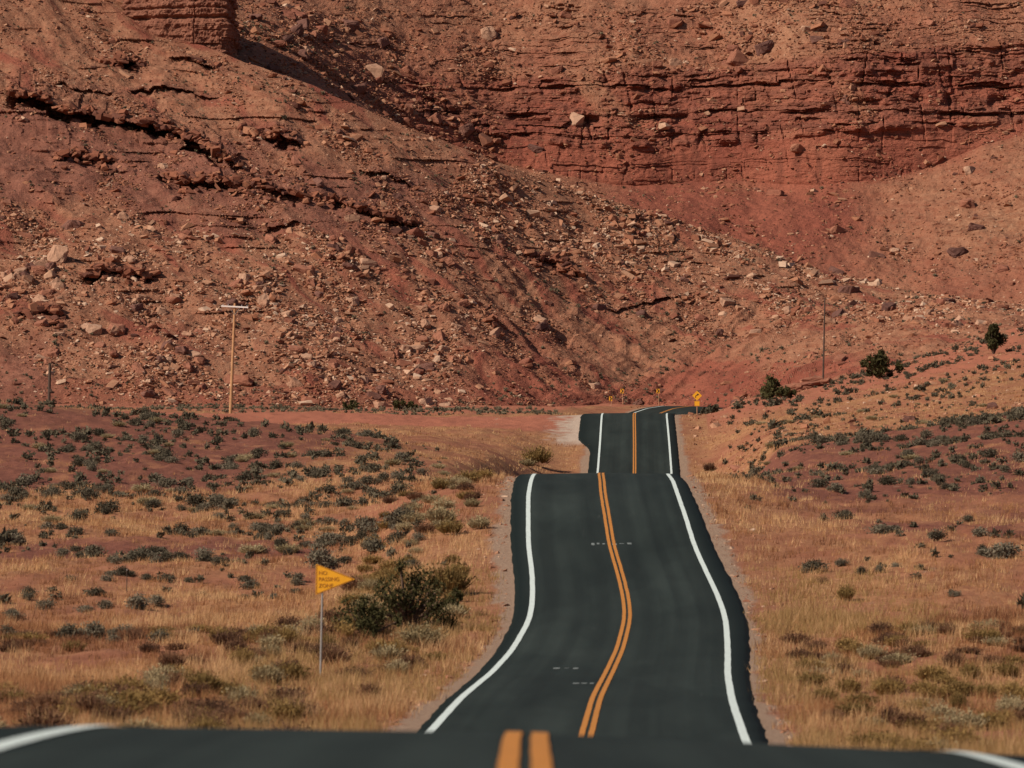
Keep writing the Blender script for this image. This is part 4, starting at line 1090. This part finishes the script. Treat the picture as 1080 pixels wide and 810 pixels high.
# diamond curve warning with advisory plate
d0 = 650; S_ = d0 / F; x0 = x_of(735.2, d0); zg = gz(x0, d0); t = empty('road_sign', (x0, d0, zg)); zt = lambda py: z_of(py, d0) - zg
tag(t, 'yellow diamond curve warning sign with a speed plate beside the far road', 'road sign')
tube('post', (0, .05, -.3), (0, .05, zt(414)), .05, .05, M['postwood'], t, 8)
c0 = zt(417.3); hd = .56
dp = plate('sign_panel', round_poly([(-hd, c0), (0, c0 - hd), (hd, c0), (0, c0 + hd)], .06), .012, M['signyellow'], t)
bm = bmesh.new()
path = [(-.16, -.26), (-.16, -.10), (-.12, 0), (-.02, .07), (.06, .10)]
for i in range(len(path) - 1):
    a, b = Vector(path[i]), Vector(path[i + 1]); q = (b - a).normalized(); nn = Vector((-q.y, q.x)) * .045
    bm.faces.new([bm.verts.new((p.x, -.004 - i * .0006, c0 + p.y)) for p in (a - nn, b - nn + q * .02, b + nn + q * .02, a + nn)])
bm.faces.new([bm.verts.new((p[0], -.008, c0 + p[1])) for p in ((.05, -.02), (.25, .16), (-.01, .24))])
me = bpy.data.meshes.new('curve_arrow'); bm.to_mesh(me); bm.free(); link('curve_arrow', me, M['signblack'], dp)
sp = plate('speed_plate', round_poly([(-.31, zt(428.4)), (.31, zt(428.4)), (.31, zt(422.8)), (-.31, zt(422.8))], .05), .012, M['signyellow'], t)
ring('border', round_poly([(-.29, zt(428.2)), (.29, zt(428.2)), (.29, zt(423)), (-.29, zt(423))], .05), round_poly([(-.26, zt(427.9)), (.26, zt(427.9)), (.26, zt(423.3)), (-.26, zt(423.3))], .05), -.003, M['signborder'], sp)
# chevrons round the bend
def chevron(px, py, d0, hpost, lab):
    x0 = x_of(px, d0); zg = gz(x0, d0); t = empty('chevron_sign', (x0, d0, zg)); zc = z_of(py, d0) - zg
    tag(t, lab, 'road sign', 'chevron signs round the bend')
    tube('post', (.12, .05, -.3), (.12, .05, zc + .3), .05, .05, M['postwood'], t, 8)
    w_, h_ = .22, .32
    pl = plate('sign_panel', round_poly([(-w_, zc - h_), (w_, zc - h_), (w_, zc + h_), (-w_, zc + h_)], .04), .012, M['signyellow'], t)
    bm = bmesh.new()
    for sgn in (1, -1):
        bm.faces.new([bm.verts.new((p[0], -.005, zc + sgn * p[1])) for p in ((-.18, .29), (.01, .29), (.20, 0), (0, 0))])
    me = bpy.data.meshes.new('chevron'); bm.to_mesh(me); bm.free(); link('chevron_mark', me, M['signblack'], pl)
chevron(644, 420.5, 800, 1, 'yellow chevron sign, leftmost and lowest of the three at the bend')
chevron(656, 412.5, 806, 1, 'yellow chevron sign on a tall post, middle of the three at the bend')
chevron(694, 412.5, 812, 1, 'yellow chevron sign above the vanishing road, rightmost of the three')

# ------------------------------------------------------------------ camera, light, sky
cam = bpy.data.cameras.new('camera'); co = bpy.data.objects.new('camera', cam); C.objects.link(co)
cam.sensor_width = 36; cam.lens = 200; cam.clip_start = .5; cam.clip_end = 30000
co.location = (0, 0, 0); co.rotation_euler = (R(90) + PITCH, 0, 0); sc.camera = co
cam.dof.use_dof = True; cam.dof.focus_distance = 800; cam.dof.aperture_fstop = 3.2

to_sun = Vector((-.67, -.42, .60)).normalized()
el = math.asin(to_sun.z); az = math.atan2(to_sun.x, to_sun.y)      # azimuth clockwise from +Y
sun = bpy.data.lights.new('sun', 'SUN'); sun.energy = 5.0; sun.angle = R(.5); sun.color = (1.0, .93, .82)
so = bpy.data.objects.new('sun', sun); C.objects.link(so); so.rotation_euler = to_sun.to_track_quat('Z', 'Y').to_euler()
w = bpy.data.worlds.new('World'); sc.world = w; w.use_nodes = True
nt = w.node_tree; bg = nt.nodes['Background']; sky = nt.nodes.new('ShaderNodeTexSky'); sky.sky_type = 'NISHITA'
sky.sun_disc = False; sky.sun_elevation = el; sky.sun_rotation = az; sky.altitude = 1300; sky.air_density = 1.0; sky.dust_density = 1.5
nt.links.new(sky.outputs[0], bg.inputs[0]); bg.inputs[1].default_value = .062
vs = sc.view_settings; vs.view_transform = 'Standard'; vs.look = 'None'; vs.exposure = 0.1; vs.gamma = 1; vs.use_curve_mapping = False
sc.cycles.max_bounces = 6; sc.cycles.diffuse_bounces = 3; sc.cycles.transparent_max_bounces = 4
